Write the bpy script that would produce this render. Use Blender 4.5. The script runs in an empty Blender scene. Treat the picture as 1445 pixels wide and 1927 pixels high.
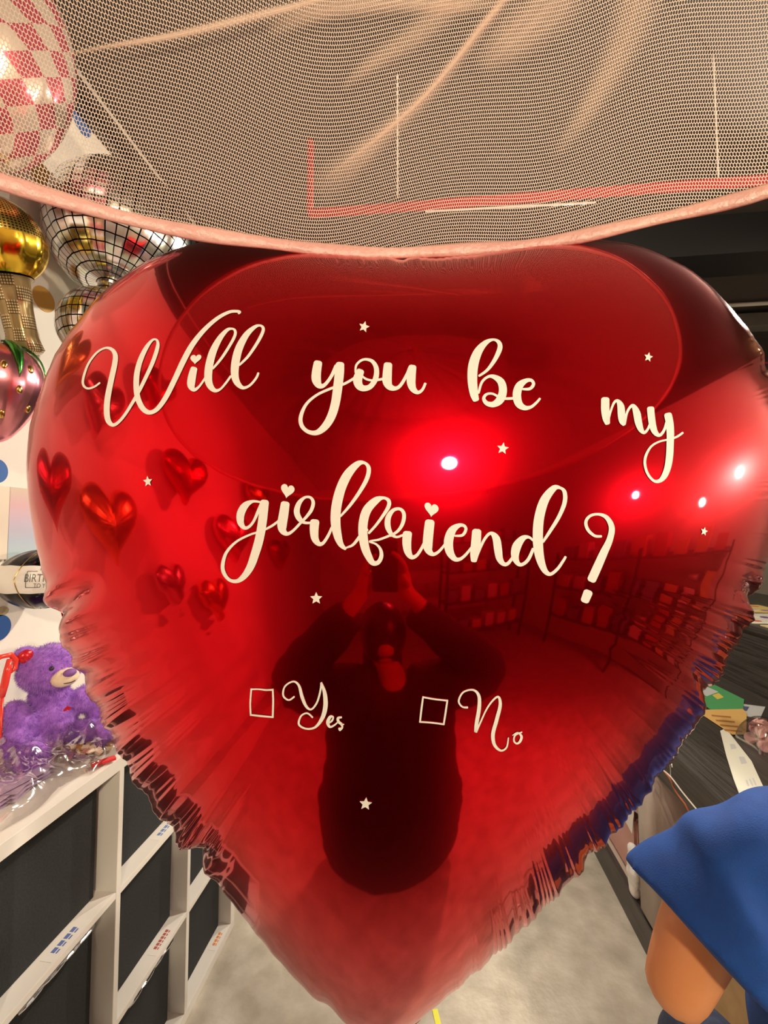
import bpy, bmesh, math, random
import numpy as np
from mathutils import Vector, Matrix
random.seed(7); np.random.seed(7)
PI = math.pi
scene = bpy.context.scene
COL = scene.collection

# ------------------------------------------------------------------ camera, world, lights, exposure
F_PX, W_PX, H_PX = 780.0, 1445.0, 1927.0
YAW, PITCH = math.radians(6.4), math.radians(2.8)
CAM = np.array([0.0, 0.0, 1.75])
cd = bpy.data.cameras.new('camera'); cam = bpy.data.objects.new('camera', cd); COL.objects.link(cam)
cd.sensor_fit = 'HORIZONTAL'; cd.sensor_width = 36.0; cd.lens = F_PX / W_PX * 36.0
cd.clip_start = 0.005
cam.location = CAM; cam.rotation_euler = (PI/2 + PITCH, 0, YAW)
scene.camera = cam
scene.view_settings.view_transform = 'Standard'; scene.view_settings.look = 'None'
scene.view_settings.gamma = 1.0; scene.view_settings.use_curve_mapping = False
scene.view_settings.exposure = 0.0
w = bpy.data.worlds.new('world'); scene.world = w; w.use_nodes = True
w.node_tree.nodes['Background'].inputs[0].default_value = (1.0, 0.86, 0.70, 1)
w.node_tree.nodes['Background'].inputs[1].default_value = 0.20
WARM = (1.0, 0.88, 0.72)
# lamps of the shop, then two added wall fills: (x, y, z, watts, aim x, aim y, aim z, spot angle)
LAMPS = [
    (0.75, 2.35, 3.08, 190, -1.0, 1.3, 1.2, 110, WARM),
    (1.08, -2.56, 3.08, 480, 0.0, 0.3, 1.4, 100, (1.0, .84, .60)),
    (3.16, 0.52, 2.13, 120, -1.2, 1.1, 1.3, 110, WARM),
    (3.16, -1.14, 2.20, 60, -1.2, 0.3, 1.3, 110, WARM),
    (3.16, -0.07, 1.92, 20, 0.0, 0.3, 1.2, 120, WARM),
    (0.35, 3.60, 3.08, 240, 0.2, 2.6, 0.0, 130, WARM),
    (2.40, 1.90, 3.08, 150, 3.0, -1.3, 1.0, 120, WARM),  # added fill, out of view, to brighten the right wall
    (1.90, 2.15, 3.08, 260, 0.6, -5.0, 1.2, 120, WARM),  # second added fill out of frame, lifts the mirrored back wall
]

# ------------------------------------------------------------------ helpers
FW = np.array([-math.sin(YAW)*math.cos(PITCH), math.cos(YAW)*math.cos(PITCH), math.sin(PITCH)])
RT = np.array([math.cos(YAW), math.sin(YAW), 0.0])
UP = np.cross(RT, FW)
def ray(px, py):
    px = np.asarray(px, float); py = np.asarray(py, float)
    return FW + ((px - W_PX/2)/F_PX)[..., None]*RT + ((H_PX/2 - py)/F_PX)[..., None]*UP
def on(px, py, axis, val):            # point of the place seen at a pixel, on a plane x / y / z = val
    d = ray(px, py); return Vector(CAM + d*(val - CAM[axis])/d[axis])
def PX_(px, py, X): return on(px, py, 0, X)
def PY_(px, py, Y): return on(px, py, 1, Y)
def PZ_(px, py, Z): return on(px, py, 2, Z)

def mat(name, col, rough=0.5, metal=0.0, **kw):
    m = bpy.data.materials.new(name); m.use_nodes = True
    b = m.node_tree.nodes['Principled BSDF']
    b.inputs['Base Color'].default_value = (*col, 1)
    b.inputs['Roughness'].default_value = rough
    b.inputs['Metallic'].default_value = metal
    for k, v in kw.items(): b.inputs[k.replace('_', ' ')].default_value = v
    return m
def N(m, t, **props):
    n = m.node_tree.nodes.new(t)
    for k, v in props.items(): setattr(n, k, v)
    return n
def L(m, a, b): m.node_tree.links.new(a, b)
def BS(m): return m.node_tree.nodes['Principled BSDF']
def noise_mat(name, c1, c2, scale, rough=0.6, bump=0.0, detail=6, metal=0.0, stretch=(1,1,1), coord='Object', lo=.35, hi=.65, bscale=None):
    m = mat(name, c1, rough, metal)
    tc = N(m, 'ShaderNodeTexCoord'); mp = N(m, 'ShaderNodeMapping'); mp.inputs['Scale'].default_value = stretch
    nz = N(m, 'ShaderNodeTexNoise'); nz.inputs['Scale'].default_value = scale; nz.inputs['Detail'].default_value = detail
    cr = N(m, 'ShaderNodeValToRGB'); cr.color_ramp.elements[0].position = lo; cr.color_ramp.elements[1].position = hi
    cr.color_ramp.elements[0].color = (*c1, 1); cr.color_ramp.elements[1].color = (*c2, 1)
    L(m, tc.outputs[coord], mp.inputs[0]); L(m, mp.outputs[0], nz.inputs['Vector'])
    L(m, nz.outputs[0], cr.inputs[0]); L(m, cr.outputs[0], BS(m).inputs['Base Color'])
    if bump:
        bp = N(m, 'ShaderNodeBump'); bp.inputs['Strength'].default_value = bump; bp.inputs['Distance'].default_value = 0.01
        n2 = N(m, 'ShaderNodeTexNoise'); n2.inputs['Scale'].default_value = bscale or scale*3; n2.inputs['Detail'].default_value = 5
        L(m, mp.outputs[0], n2.inputs['Vector']); L(m, n2.outputs[0], bp.inputs['Height']); L(m, bp.outputs[0], BS(m).inputs['Normal'])
    return m

def mesh_obj(name, verts, faces, m, parent=None, smooth=False, uvs=None, mats=None, mi=None):
    me = bpy.data.meshes.new(name)
    me.from_pydata([tuple(map(float, v)) for v in verts], [], [tuple(int(i) for i in f) for f in faces])
    if uvs is not None:
        ul = me.uv_layers.new(name='UVMap'); idx = np.zeros(len(me.loops), int); me.loops.foreach_get('vertex_index', idx)
        ul.data.foreach_set('uv', np.asarray(uvs, float)[idx].ravel())
    if smooth: me.polygons.foreach_set('use_smooth', [True]*len(me.polygons))
    for mm in (mats or [m]): me.materials.append(mm)
    if mi is not None: me.polygons.foreach_set('material_index', mi)
    me.update()
    o = bpy.data.objects.new(name, me); COL.objects.link(o)
    if parent: o.parent = parent
    return o
def tag(o, label, cat, group=None, kind=None):
    if label: o['label'] = label
    if cat: o['category'] = cat
    if group: o['group'] = group
    if kind: o['kind'] = kind
    return o
def struct(o): o['kind'] = 'structure'; return o
def empty(name, loc, label, cat, group=None, rot=(0,0,0)):
    o = bpy.data.objects.new(name, None); COL.objects.link(o); o.location = loc; o.rotation_euler = rot
    o.empty_display_size = 0.05
    return tag(o, label, cat, group)
def copy_tree(o, parent=None):
    c = o.copy(); COL.objects.link(c)
    if parent: c.parent = parent
    for ch in list(o.children): copy_tree(ch, c)
    return c
class MB:
    def __init__(s): s.v = []; s.f = []; s.m = []
    def add(s, v, f, mi=0):
        n = len(s.v); s.v += [tuple(p) for p in v]; s.f += [tuple(i+n for i in q) for q in f]; s.m += [mi]*len(f)
    def box(s, x0, x1, y0, y1, z0, z1, mi=0, M=None, bev=0.0):
        if bev > 0:
            bm = bmesh.new(); bmesh.ops.create_cube(bm, size=1)
            for v in bm.verts: v.co = ((v.co.x+.5)*(x1-x0)+x0, (v.co.y+.5)*(y1-y0)+y0, (v.co.z+.5)*(z1-z0)+z0)
            bmesh.ops.bevel(bm, geom=bm.edges[:], offset=bev, segments=2, affect='EDGES')
            bm.verts.index_update()
            V = [v.co.copy() for v in bm.verts]; Fc = [[v.index for v in f.verts] for f in bm.faces]; bm.free()
        else:
            V = [Vector((x, y, z)) for x in (x0, x1) for y in (y0, y1) for z in (z0, z1)]
            Fc = [(0,1,3,2),(4,6,7,5),(0,4,5,1),(2,3,7,6),(0,2,6,4),(1,5,7,3)]
        if M is not None: V = [M @ v for v in V]
        s.add(V, Fc, mi)
    def tube(s, pts, rad, n=10, mi=0, flat=1.0, cap=True, up=None):
        pts = [Vector(p) for p in pts]; k = len(pts)
        rr = rad if hasattr(rad, '__len__') else [rad]*k
        V = []; up = Vector(up) if up else None
        nrm = None
        for i, p in enumerate(pts):
            t = (pts[min(i+1, k-1)] - pts[max(i-1, 0)]).normalized()
            if nrm is None:
                a = up or (Vector((0,0,1)) if abs(t.z) < .9 else Vector((1,0,0)))
                nrm = (a - t*a.dot(t)).normalized()
            else:
                a = up or nrm
                nrm = (a - t*a.dot(t)).normalized()
            b = t.cross(nrm)
            for j in range(n):
                an = 2*PI*j/n
                V.append(p + nrm*math.cos(an)*rr[i] + b*math.sin(an)*rr[i]*flat)
        Fc = [(i*n+j, i*n+(j+1)%n, (i+1)*n+(j+1)%n, (i+1)*n+j) for i in range(k-1) for j in range(n)]
        if cap: Fc += [tuple(range(n-1, -1, -1)), tuple(range((k-1)*n, k*n))]
        s.add(V, Fc, mi)
    def lathe(s, prof, n=24, M=None, mi=0, sq=1.0):
        V = [Vector((r*math.cos(2*PI*j/n), r*math.sin(2*PI*j/n)*sq, z)) for r, z in prof for j in range(n)]
        if M is not None: V = [M @ v for v in V]
        k = len(prof)
        Fc = [(i*n+j, i*n+(j+1)%n, (i+1)*n+(j+1)%n, (i+1)*n+j) for i in range(k-1) for j in range(n)]
        Fc += [tuple(range(n-1, -1, -1)), tuple(range((k-1)*n, k*n))]
        s.add(V, Fc, mi)
    def ball(s, c, r, M=None, n=20, mi=0):
        r = r if hasattr(r, '__len__') else (r, r, r)
        V = []; k = n//2
        for i in range(k+1):
            for j in range(n):
                a = PI*i/k; b = 2*PI*j/n; ra = max(math.sin(a), 1e-3)
                v = Vector((r[0]*ra*math.cos(b), r[1]*ra*math.sin(b), r[2]*math.cos(a)))
                if M is not None: v = M @ v
                V.append(v + Vector(c))
        Fc = [(i*n+j, (i+1)*n+j, (i+1)*n+(j+1)%n, i*n+(j+1)%n) for i in range(k) for j in range(n)]
        s.add(V, Fc, mi)
    def build(s, name, m, parent=None, smooth=False, mats=None, local=True):
        v = s.v
        if parent and local:
            inv = (Matrix.Translation(parent.location) @ parent.rotation_euler.to_matrix().to_4x4()).inverted() if parent.parent is None else Matrix.Translation(parent.location).inverted()
            if parent.type == 'MESH' and parent.parent: inv = Matrix.Identity(4) if parent.parent is None else (Matrix.Translation(parent.parent.location) @ parent.parent.rotation_euler.to_matrix().to_4x4()).inverted()
            v = [inv @ Vector(p) for p in v]
        return mesh_obj(name, v, s.f, m, parent, smooth, mats=mats, mi=(s.m if mats else None))
def sub_mod(o, lv=2):
    md = o.modifiers.new('sub', 'SUBSURF'); md.levels = lv; md.render_levels = lv
def catmull(P, per=10, closed=False):
    P = np.asarray(P, float); n = len(P); out = []
    rng = range(n if closed else n-1)
    for i in rng:
        if closed: p0, p1, p2, p3 = P[(i-1) % n], P[i], P[(i+1) % n], P[(i+2) % n]
        else: p0, p1, p2, p3 = P[max(i-1, 0)], P[i], P[i+1], P[min(i+2, n-1)]
        for k in range(per):
            t = k/per
            out.append(.5*((2*p1) + (-p0+p2)*t + (2*p0-5*p1+4*p2-p3)*t*t + (-p0+3*p1-3*p2+p3)*t**3))
    if not closed: out.append(P[-1])
    return np.array(out)

# ------------------------------------------------------------------ materials
M_wall = noise_mat('painted_wall', (.80,.75,.68), (.84,.80,.73), 3, .62, .05)
M_darkceil = noise_mat('dark_ceiling_paint', (.045,.040,.036), (.07,.062,.055), 1.3, .8, .1)
M_darkwall = noise_mat('charcoal_paint', (.02,.02,.02), (.035,.033,.031), 2, .7)
M_white = mat('white_laminate', (.78,.75,.70), .42)
M_blackfab = noise_mat('black_fabric', (.012,.014,.015), (.022,.024,.025), 220, .85, .25)
M_black = mat('black_plastic', (.012,.012,.013), .4)
M_metal = mat('brushed_metal', (.65,.62,.58), .3, 1.0)
M_silver = mat('silver_foil', (.82,.80,.78), .16, 1.0)
M_vinyl = mat('white_vinyl', (.82,.79,.74), .45)
M_paper = mat('white_paper', (.78,.75,.70), .7)
M_skin = noise_mat('skin', (.60,.23,.085), (.66,.27,.11), 12, .55)
BS(M_skin).inputs['Subsurface Weight'].default_value = .15
M_blue = noise_mat('blue_cotton', (.001,.046,.25), (.001,.058,.30), 30, .85, .2, bscale=500)
M_denim = noise_mat('navy_denim', (.01,.015,.04), (.02,.03,.07), 80, .85)
M_hair = mat('black_hair', (.01,.008,.007), .4)
M_pipe = mat('red_painted_bar', (.42,.010,.016), .5)

def concrete():
    m = noise_mat('polished_concrete', (.44,.40,.33), (.62,.57,.49), 7.0, .42, .2, detail=12, bscale=40, lo=.3, hi=.7)
    cr = [n for n in m.node_tree.nodes if n.type == 'VALTORGB'][0]
    n2 = N(m, 'ShaderNodeTexNoise'); n2.inputs['Scale'].default_value = 11; n2.inputs['Detail'].default_value = 8
    n2.inputs['Distortion'].default_value = .2
    tc = N(m, 'ShaderNodeTexCoord'); L(m, tc.outputs['Object'], n2.inputs['Vector'])
    r2 = N(m, 'ShaderNodeValToRGB'); r2.color_ramp.elements[0].position = .35; r2.color_ramp.elements[1].position = .62
    r2.color_ramp.elements[0].color = (.82,.80,.77,1); r2.color_ramp.elements[1].color = (1,1,1,1)
    mx = N(m, 'ShaderNodeMix', data_type='RGBA', blend_type='MULTIPLY'); mx.inputs[0].default_value = 1
    L(m, n2.outputs[0], r2.inputs[0]); L(m, cr.outputs[0], mx.inputs[6]); L(m, r2.outputs[0], mx.inputs[7])
    L(m, mx.outputs[2], BS(m).inputs['Base Color'])
    return m
def wood():
    m = noise_mat('dark_grey_woodgrain', (.022,.019,.017), (.085,.075,.066), 5.0, .4, .05, detail=9, stretch=(26,.8,26), lo=.3, hi=.72)
    return m
M_floor, M_wood = concrete(), wood()

def foil(name, col, r1=.07, r2=.30, mixf=.45, coat=.25, bump=0.0):
    """two-lobed metallised film: sharp mirror + blurred sheen"""
    m = mat(name, col, r1, 1.0, Coat_Weight=coat, Coat_Roughness=.03)
    b2 = N(m, 'ShaderNodeBsdfPrincipled'); b2.inputs['Base Color'].default_value = (*col, 1)
    b2.inputs['Metallic'].default_value = 1; b2.inputs['Roughness'].default_value = r2
    mx = N(m, 'ShaderNodeMixShader'); mx.inputs[0].default_value = mixf
    out = [n for n in m.node_tree.nodes if n.type == 'OUTPUT_MATERIAL'][0]
    L(m, BS(m).outputs[0], mx.inputs[1]); L(m, b2.outputs[0], mx.inputs[2]); L(m, mx.outputs[0], out.inputs[0])
    if bump:
        tc = N(m, 'ShaderNodeTexCoord'); nz = N(m, 'ShaderNodeTexNoise'); nz.inputs['Scale'].default_value = 9; nz.inputs['Detail'].default_value = 2
        bp = N(m, 'ShaderNodeBump'); bp.inputs['Strength'].default_value = bump; bp.inputs['Distance'].default_value = .01
        L(m, tc.outputs['Object'], nz.inputs['Vector']); L(m, nz.outputs[0], bp.inputs['Height'])
        L(m, bp.outputs[0], BS(m).inputs['Normal']); L(m, bp.outputs[0], b2.inputs['Normal'])
    m['b2'] = b2.name
    return m
M_red = foil('red_foil', (.56,.0008,.007), .045, .26, .40, .14, bump=.03)
M_redseam = foil('red_foil_seam', (.66,.01,.015), .15, .35, .5, .2)

# ------------------------------------------------------------------ room shell
XL, XR, YB, YF, ZC = -1.27, 3.3, -5.6, 4.8, 3.32
def slab(name, x0, x1, y0, y1, z0, z1, m):
    b = MB(); b.box(x0, x1, y0, y1, z0, z1); return struct(b.build(name, m))
slab('floor', XL-.1, XR+.1, YB-.1, YF+.1, -.1, 0, M_floor)
slab('ceiling', XL-.1, XR+.1, YB-.1, YF+.1, ZC, ZC+.1, M_darkceil)
slab('wall_left', XL-.1, XL, YB, YF, 0, ZC, M_wall)
slab('wall_right', XR, XR+.1, YB, YF, 0, ZC, M_wall)
slab('wall_back', XL-.1, XR+.1, YB-.1, YB, 0, ZC, M_wall)
slab('wall_front', XL-.1, XR+.1, YF, YF+.1, 0, ZC, M_darkwall)
# rail and black trim along the top of the left wall
b = MB(); b.box(XL, XL+.035, YB, YF, ZC-.05, ZC); struct(b.build('trim_1', M_black))
b = MB(); b.box(XL+.10, XL+.112, -1.0, YF, ZC-.03, ZC-.018); struct(b.build('trim_2', M_metal))
# black soffit and ceiling beams seen past the balloon's right shoulder
b = MB(); b.box(XL+.12, XR, 2.15, 2.35, ZC-.20, ZC); struct(b.build('trim_3', M_black))
b = MB(); b.box(.2, XR, 3.6, 3.85, ZC-.34, ZC); struct(b.build('trim_4', M_darkceil))

# ------------------------------------------------------------------ red heart balloon
D0 = 0.62                                   # seam plane distance
BF = np.array([-math.sin(YAW), math.cos(YAW), 0.0]); BR = RT.copy(); BU = np.array([0, 0, 1.0])
Q0 = CAM + D0*BF
HB = 0.190                                  # half thickness of the balloon
OUT = [(755,499),(690,495),(620,484),(530,466),(450,457),(395,461),(330,480),(265,510),(200,560),(163,605),(130,648),(108,690),
 (88,745),(70,800),(63,860),(66,925),(75,985),(88,1045),(104,1105),(118,1165),(137,1210),(166,1265),(200,1330),(235,1400),(272,1470),
 (320,1530),(372,1583),(402,1622),(450,1690),(505,1765),(570,1840),(622,1890),(672,1930),(716,1948),(765,1930),(830,1870),
 (872,1830),(960,1745),(1050,1652),(1102,1592),(1170,1520),(1230,1442),(1280,1370),(1312,1305),(1352,1230),(1388,1165),
 (1400,1120),(1422,1060),(1444,1000),(1464,930),(1470,860),(1462,790),(1442,725),(1412,655),(1368,596),(1312,535),(1265,502),
 (1190,470),(1110,459),(1035,463),(965,476),(900,489),(830,498)]
def plane_ab(px, py, wdepth=0.0):
    d = ray(px, py); wdepth = np.asarray(wdepth, float)
    o = Q0 - CAM
    s = (D0 - wdepth)/(d @ BF)
    p = d*s[..., None] - o
    return p @ BR, p @ BU
pts = catmull(OUT, 12, True)
oa, ob = plane_ab(pts[:, 0], pts[:, 1])
CA, CB = 0.5*(oa.min()+oa.max()), 0.02
SC = 0.6
NB = 3072
seg = np.hypot(np.diff(np.append(oa, oa[0])), np.diff(np.append(ob, ob[0])))
S = np.concatenate([[0], np.cumsum(seg)]); PER = S[-1]
su = np.arange(NB)/NB*PER
ba = np.interp(su, S, np.append(oa, oa[0])); bb = np.interp(su, S, np.append(ob, ob[0]))
DEG = 22
def basis(a, b_):
    z = ((a-CA) + 1j*(b_-CB))/SC
    cols = [np.ones_like(a)]
    for k in range(1, DEG+1):
        zz = z**k; cols += [zz.real, zz.imag]
    return np.stack(cols, -1), np.abs(z)**2
Bm, r2_ = basis(ba, bb)
coef, *_ = np.linalg.lstsq(Bm, r2_/4, rcond=1e-9)
res = r2_/4 - Bm @ coef                      # u = sum - r2/4 ; boundary error
th_tab = np.unwrap(np.arctan2(bb-CB, ba-CA)); rad_tab = np.hypot(ba-CA, bb-CB)
order = np.argsort(np.mod(th_tab, 2*PI)); T_ = np.mod(th_tab, 2*PI)[order]; R_ = rad_tab[order]; E_ = res[order]; S_ = su[order]
def u_raw(a, b_):
    B, r2 = basis(a, b_); u = B @ coef - r2/4
    th = np.mod(np.arctan2(b_-CB, a-CA), 2*PI); r = np.hypot(a-CA, b_-CB)
    R = np.interp(th, T_, R_, period=2*PI); E = np.interp(th, T_, E_, period=2*PI)
    t = r/R
    return u + E*t**6, t
gA, gB = np.meshgrid(np.linspace(ba.min(), ba.max(), 80), np.linspace(bb.min(), bb.max(), 80))
ug, tg = u_raw(gA.ravel(), gB.ravel()); UMAX = ug[tg < .98].max()
QEXP = 0.62
def height(a, b_):
    u, t = u_raw(a, b_)
    return HB*np.power(np.clip(u/UMAX, 0, None), QEXP)
def onballoon(px, py, off=0.0009):
    px = np.asarray(px, float); py = np.asarray(py, float); wd = np.full(px.shape, HB*.8)
    for _ in range(40):
        a, b_ = plane_ab(px, py, wd); wd = .5*wd + .5*height(a, b_)
    a, b_ = plane_ab(px, py, wd+off)
    return Q0 + a[:, None]*BR + b_[:, None]*BU - (wd+off)[:, None]*BF
# wrinkles along the seam ------------------------------------------------
rs = np.random.RandomState(3)
def per_noise(s, n, seed):
    r = np.random.RandomState(seed); o = np.zeros_like(s)
    for k in range(1, n): o += r.randn()/k**.5*np.sin(2*PI*k*s/PER + r.rand()*2*PI)
    return o
def s_at(px, py):
    a, b_ = plane_ab(np.array([px]), np.array([py])); return su[np.argmin((ba-a)**2 + (bb-b_)**2)]
def bump1(s, c, w_):
    d = np.abs(s-c); d = np.minimum(d, PER-d); return np.exp(-(d/w_)**2)
amp = 0.12 + 0*su; lam = np.full(NB, .030)
for (x, y, w_, A, l_) in [(755,499,.13,.8,.028),(135,1210,.10,1.5,.075),(200,1330,.10,1.5,.08),(290,1500,.12,2.0,.12),(350,1560,.06,1.6,.10),
        (1388,1165,.10,1.0,.085),(1300,1330,.10,1.0,.085),(1170,1520,.12,1.15,.075),(1000,1700,.13,1.2,.07),(900,1800,.06,.8,.05),
        (1462,850,.15,.7,.035),(110,690,.10,.5,.02),(520,1780,.06,.5,.03)]:
    g = bump1(su, s_at(x, y), w_); amp += A*g; lam = lam*(1-g) + l_*g
def tri(x): x = x/(2*PI) % 1.0; return 4*np.abs(x-.5)-1
ph = 2*PI*(su/.0165) ; ph = ph/(2*PI)*1.0; ph = 2*PI*(np.round(PER/.0115)*su/PER) + 2.6*per_noise(su, 60, 5)
ph2 = 2*PI*(np.round(PER/.045)*su/PER) + 1.6*per_noise(su, 14, 9)
mod = .6 + .4*np.tanh(per_noise(su, 50, 11))
lamj = lam*(1 + .35*np.tanh(per_noise(su, 160, 21)))
BUCK = [((118,1165), (262,1062), .014, .022), ((372,1583), (440,1535), .014, .022), ((1395,1140), (1335,1085), .013, .020), ((165,1262), (235,1225), .010, .010), ((1220,1455), (1170,1400), .010, .010),
        ((1312,1305), (1225,1225), .013, .019), ((1102,1592), (1060,1560), .012, .010), ((1430,690), (1395,730), .012, .008),
        ((755,499), (755,530), .010, .006), ((622,1890),(600,1850), .012,.006)]
def wrinkle(i_idx, a, b_, t, d):
    """depth change for boundary column i at inward distance d"""
    s = su[i_idx]
    w1 = np.exp(-(d/np.maximum(lamj[i_idx], .006))**1.6)
    f1 = tri(ph[i_idx] + 30*d*np.sin(ph2[i_idx]))
    f2 = np.sin(ph2[i_idx])
    return amp[i_idx]*(.0015*w1*f1*mod[i_idx]*np.clip(d/.008, .25, 1) + .0016*np.exp(-(d/(1.0*lam[i_idx]))**1.5)*f2)
def crease(a, b_):
    o = np.zeros_like(a)
    for (p0, p1, wd_, dp) in BUCK:
        a0, b0 = plane_ab(np.array([p0[0]]), np.array([p0[1]])); a1, b1 = plane_ab(np.array([p1[0]]), np.array([p1[1]]), .05)
        vx, vy = a1[0]-a0[0], b1[0]-b0[0]; Lg = math.hypot(vx, vy); vx /= Lg; vy /= Lg
        al = (a-a0[0])*vx + (b_-b0[0])*vy; ac = -(a-a0[0])*vy + (b_-b0[0])*vx
        ac = ac + .10*al*al/Lg
        fall = np.clip(1-al/Lg, 0, 1)**1.3*np.clip(1+al/.05, 0, 1)
        o -= dp*fall*(np.exp(-(ac/wd_)**2) - .55*np.exp(-((ac-1.7*wd_)/wd_)**2) - .25*np.exp(-((ac+1.9*wd_)/wd_)**2))
    return o
def balloon_side(name, sgn, N0, tvals, parent, m, wr=True):
    verts = []; rings = []; faces = []; n = N0; step = NB//N0
    halve = {.78: 1, .62: 1, .45: 1, .30: 1, .2: 1, .1: 1}
    hk = sorted(halve, reverse=True); hi = 0
    for t in tvals:
        if hi < len(hk) and t <= hk[hi] and n % 2 == 0 and n > 40: n //= 2; step *= 2; hi += 1
        idx = np.arange(n)*step
        a = CA + t*(ba[idx]-CA); b_ = CB + t*(bb[idx]-CB)
        h = height(a, b_)
        if wr:
            d = (1-t)*rad_tab[idx]*.85
            h = h + (wrinkle(idx, a, b_, t, d) if t > .45 else 0) + crease(a, b_)
        P = Q0 + a[:, None]*BR + b_[:, None]*BU - (sgn*h)[:, None]*BF
        rings.append((len(verts), n)); verts += list(P)
    for (s0, n0), (s1, n1) in zip(rings[:-1], rings[1:]):
        if n0 == n1:
            faces += [(s0+i, s0+(i+1) % n0, s1+(i+1) % n0, s1+i) for i in range(n0)]
        else:
            for i in range(n1):
                o0, o1, o2 = s0+2*i, s0+2*i+1, s0+(2*i+2) % n0; q0, q1 = s1+i, s1+(i+1) % n1
                faces += [(o0, o1, q0), (o1, q1, q0), (o1, o2, q1)]
    s1, n1 = rings[-1]
    a = np.array([CA]); b_ = np.array([CB]); P = Q0 + a[:, None]*BR + b_[:, None]*BU - (sgn*height(a, b_))[:, None]*BF
    c = len(verts); verts += list(P); faces += [(s1+i, s1+(i+1) % n1, c) for i in range(n1)]
    if sgn < 0: faces = [f[::-1] for f in faces]
    base = np.array(parent.location)
    return mesh_obj(name, [v-base for v in verts], faces, m, parent, True)
tipa, tipb = ba[np.argmin(bb)], bb.min()
tip = Q0 + tipa*BR + tipb*BU
heart = empty('heart_balloon', Vector(tip), 'giant glossy red heart foil balloon lettered in white, filling the middle of the view', 'balloon')
tv = np.concatenate([1-np.linspace(0, .30, 90)**1.15*(.30/.30**1.15), np.linspace(.695, .02, 70)])
front = balloon_side('front_panel', 1, NB, tv, heart, M_red)
balloon_side('back_panel', -1, 576, np.linspace(1, .03, 40), heart, M_red, wr=False)
# welded seam flange
idx = np.arange(0, NB, 2); V = []; n = len(idx)
ta = np.roll(ba, -3)-np.roll(ba, 3); tb = np.roll(bb, -3)-np.roll(bb, 3); tl = np.hypot(ta, tb); na, nb = -tb/tl, ta/tl
if (na[0]*(ba[0]-CA)+nb[0]*(bb[0]-CB)) < 0: na, nb = -na, -nb
W0 = wrinkle(np.arange(NB), ba, bb, 1.0, np.zeros(NB)) + crease(ba, bb)
for i in idx:
    for k, (off, dz) in enumerate(((-.002, .0006), (.0045, .0004), (.0045, -.0004), (-.002, -.0006))):
        wv = .0015*math.sin(ph2[i]) if off > 0 else 0
        V.append(Q0 + (ba[i]+na[i]*off)*BR + (bb[i]+nb[i]*off)*BU - (W0[i]+dz+wv)*BF - np.array(heart.location))
Fc = [(i*4+k, i*4+(k+1) % 4, ((i+1) % n)*4+(k+1) % 4, ((i+1) % n)*4+k) for i in range(n) for k in range(4)]
mesh_obj('seam_flange', V, Fc, M_redseam, heart, True)
# filling tail at the tip
b = MB(); tv_ = Vector(tip); b.box(-.014, .014, -.0012, .0012, -.055, .004, M=Matrix.Translation(tv_) @ Matrix.Rotation(YAW, 4, 'Z'))
b.build('filling_tail', M_redseam, heart)

# lettering: strokes traced as centre line + width, laid on the film
def ribbon(pts3, per=7):
    """returns 2D verts, faces of a variable-width stroke with softly rounded ends"""
    P = catmull(pts3, per); xy = P[:, :2]; wd = np.maximum(P[:, 2], 2)
    keep = [0]
    for i in range(1, len(xy)):
        if np.hypot(*(xy[i]-xy[keep[-1]])) > .6: keep.append(i)
    xy, wd = xy[keep], wd[keep]
    t = np.gradient(xy, axis=0); t /= np.maximum(np.hypot(t[:, 0], t[:, 1]), 1e-6)[:, None]
    def cap(p, tt, w0, sg):
        ex, ew = [], []
        for f, g in ((.10, .97), (.19, .86), (.26, .66), (.30, .42)):
            ex.append(p + sg*tt*w0*f*1.1); ew.append(w0*g)
        return ex, ew
    e0, w0 = cap(xy[0], t[0], wd[0], -1); e1, w1 = cap(xy[-1], t[-1], wd[-1], 1)
    xy = np.array(e0[::-1] + list(xy) + e1); wd = np.array(w0[::-1] + list(wd) + w1)
    t = np.vstack([np.repeat(t[:1], 4, 0), t, np.repeat(t[-1:], 4, 0)])
    nn = np.stack([-t[:, 1], t[:, 0]], 1)
    K = 5; V = np.concatenate([(xy + nn*(wd*(k/(K-1)-.5))[:, None])[:, None] for k in range(K)], 1).reshape(-1, 2)
    Fc = [(i*K+k, i*K+k+1, (i+1)*K+k+1, (i+1)*K+k) for i in range(len(xy)-1) for k in range(K-1)]
    return V, Fc
def poly_fill(P, rings=4):
    P = np.asarray(P, float); c = P.mean(0); n = len(P); V = [c]
    for k in range(1, rings+1): V += list(c + (P-c)*k/rings)
    Fc = [(0, 1+i, 1+(i+1) % n) for i in range(n)]
    for k in range(rings-1): Fc += [(1+k*n+i, 1+(k+1)*n+i, 1+(k+1)*n+(i+1) % n, 1+k*n+(i+1) % n) for i in range(n)]
    return np.array(V), Fc
def heart_poly(l1, l2, tipp):
    l1, l2, tipp = map(np.array, (l1, l2, tipp)); mid = (l1+l2)/2; ax = tipp-mid; rt = (l2-l1)/2
    P = []
    for k in range(40):
        a = 2*PI*k/40; x = 16*math.sin(a)**3; y = 13*math.cos(a)-5*math.cos(2*a)-2*math.cos(3*a)-math.cos(4*a)
        P.append(mid + rt*(x/9.5) + ax*(-(y-11)/28))
    return P
def star_poly(c, r, rot=0.0, sx=1.0):
    P = []
    for k in range(10):
        a = -PI/2 + PI*k/5 + rot; q = r if k % 2 == 0 else r*.47
        P.append((c[0]+q*math.cos(a)*sx, c[1]+q*math.sin(a)))
    Q = []
    for k in range(10):
        p, q = np.array(P[k]), np.array(P[(k+1) % 10]); Q += [p, p*.67+q*.33, p*.33+q*.67]
    return Q
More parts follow.
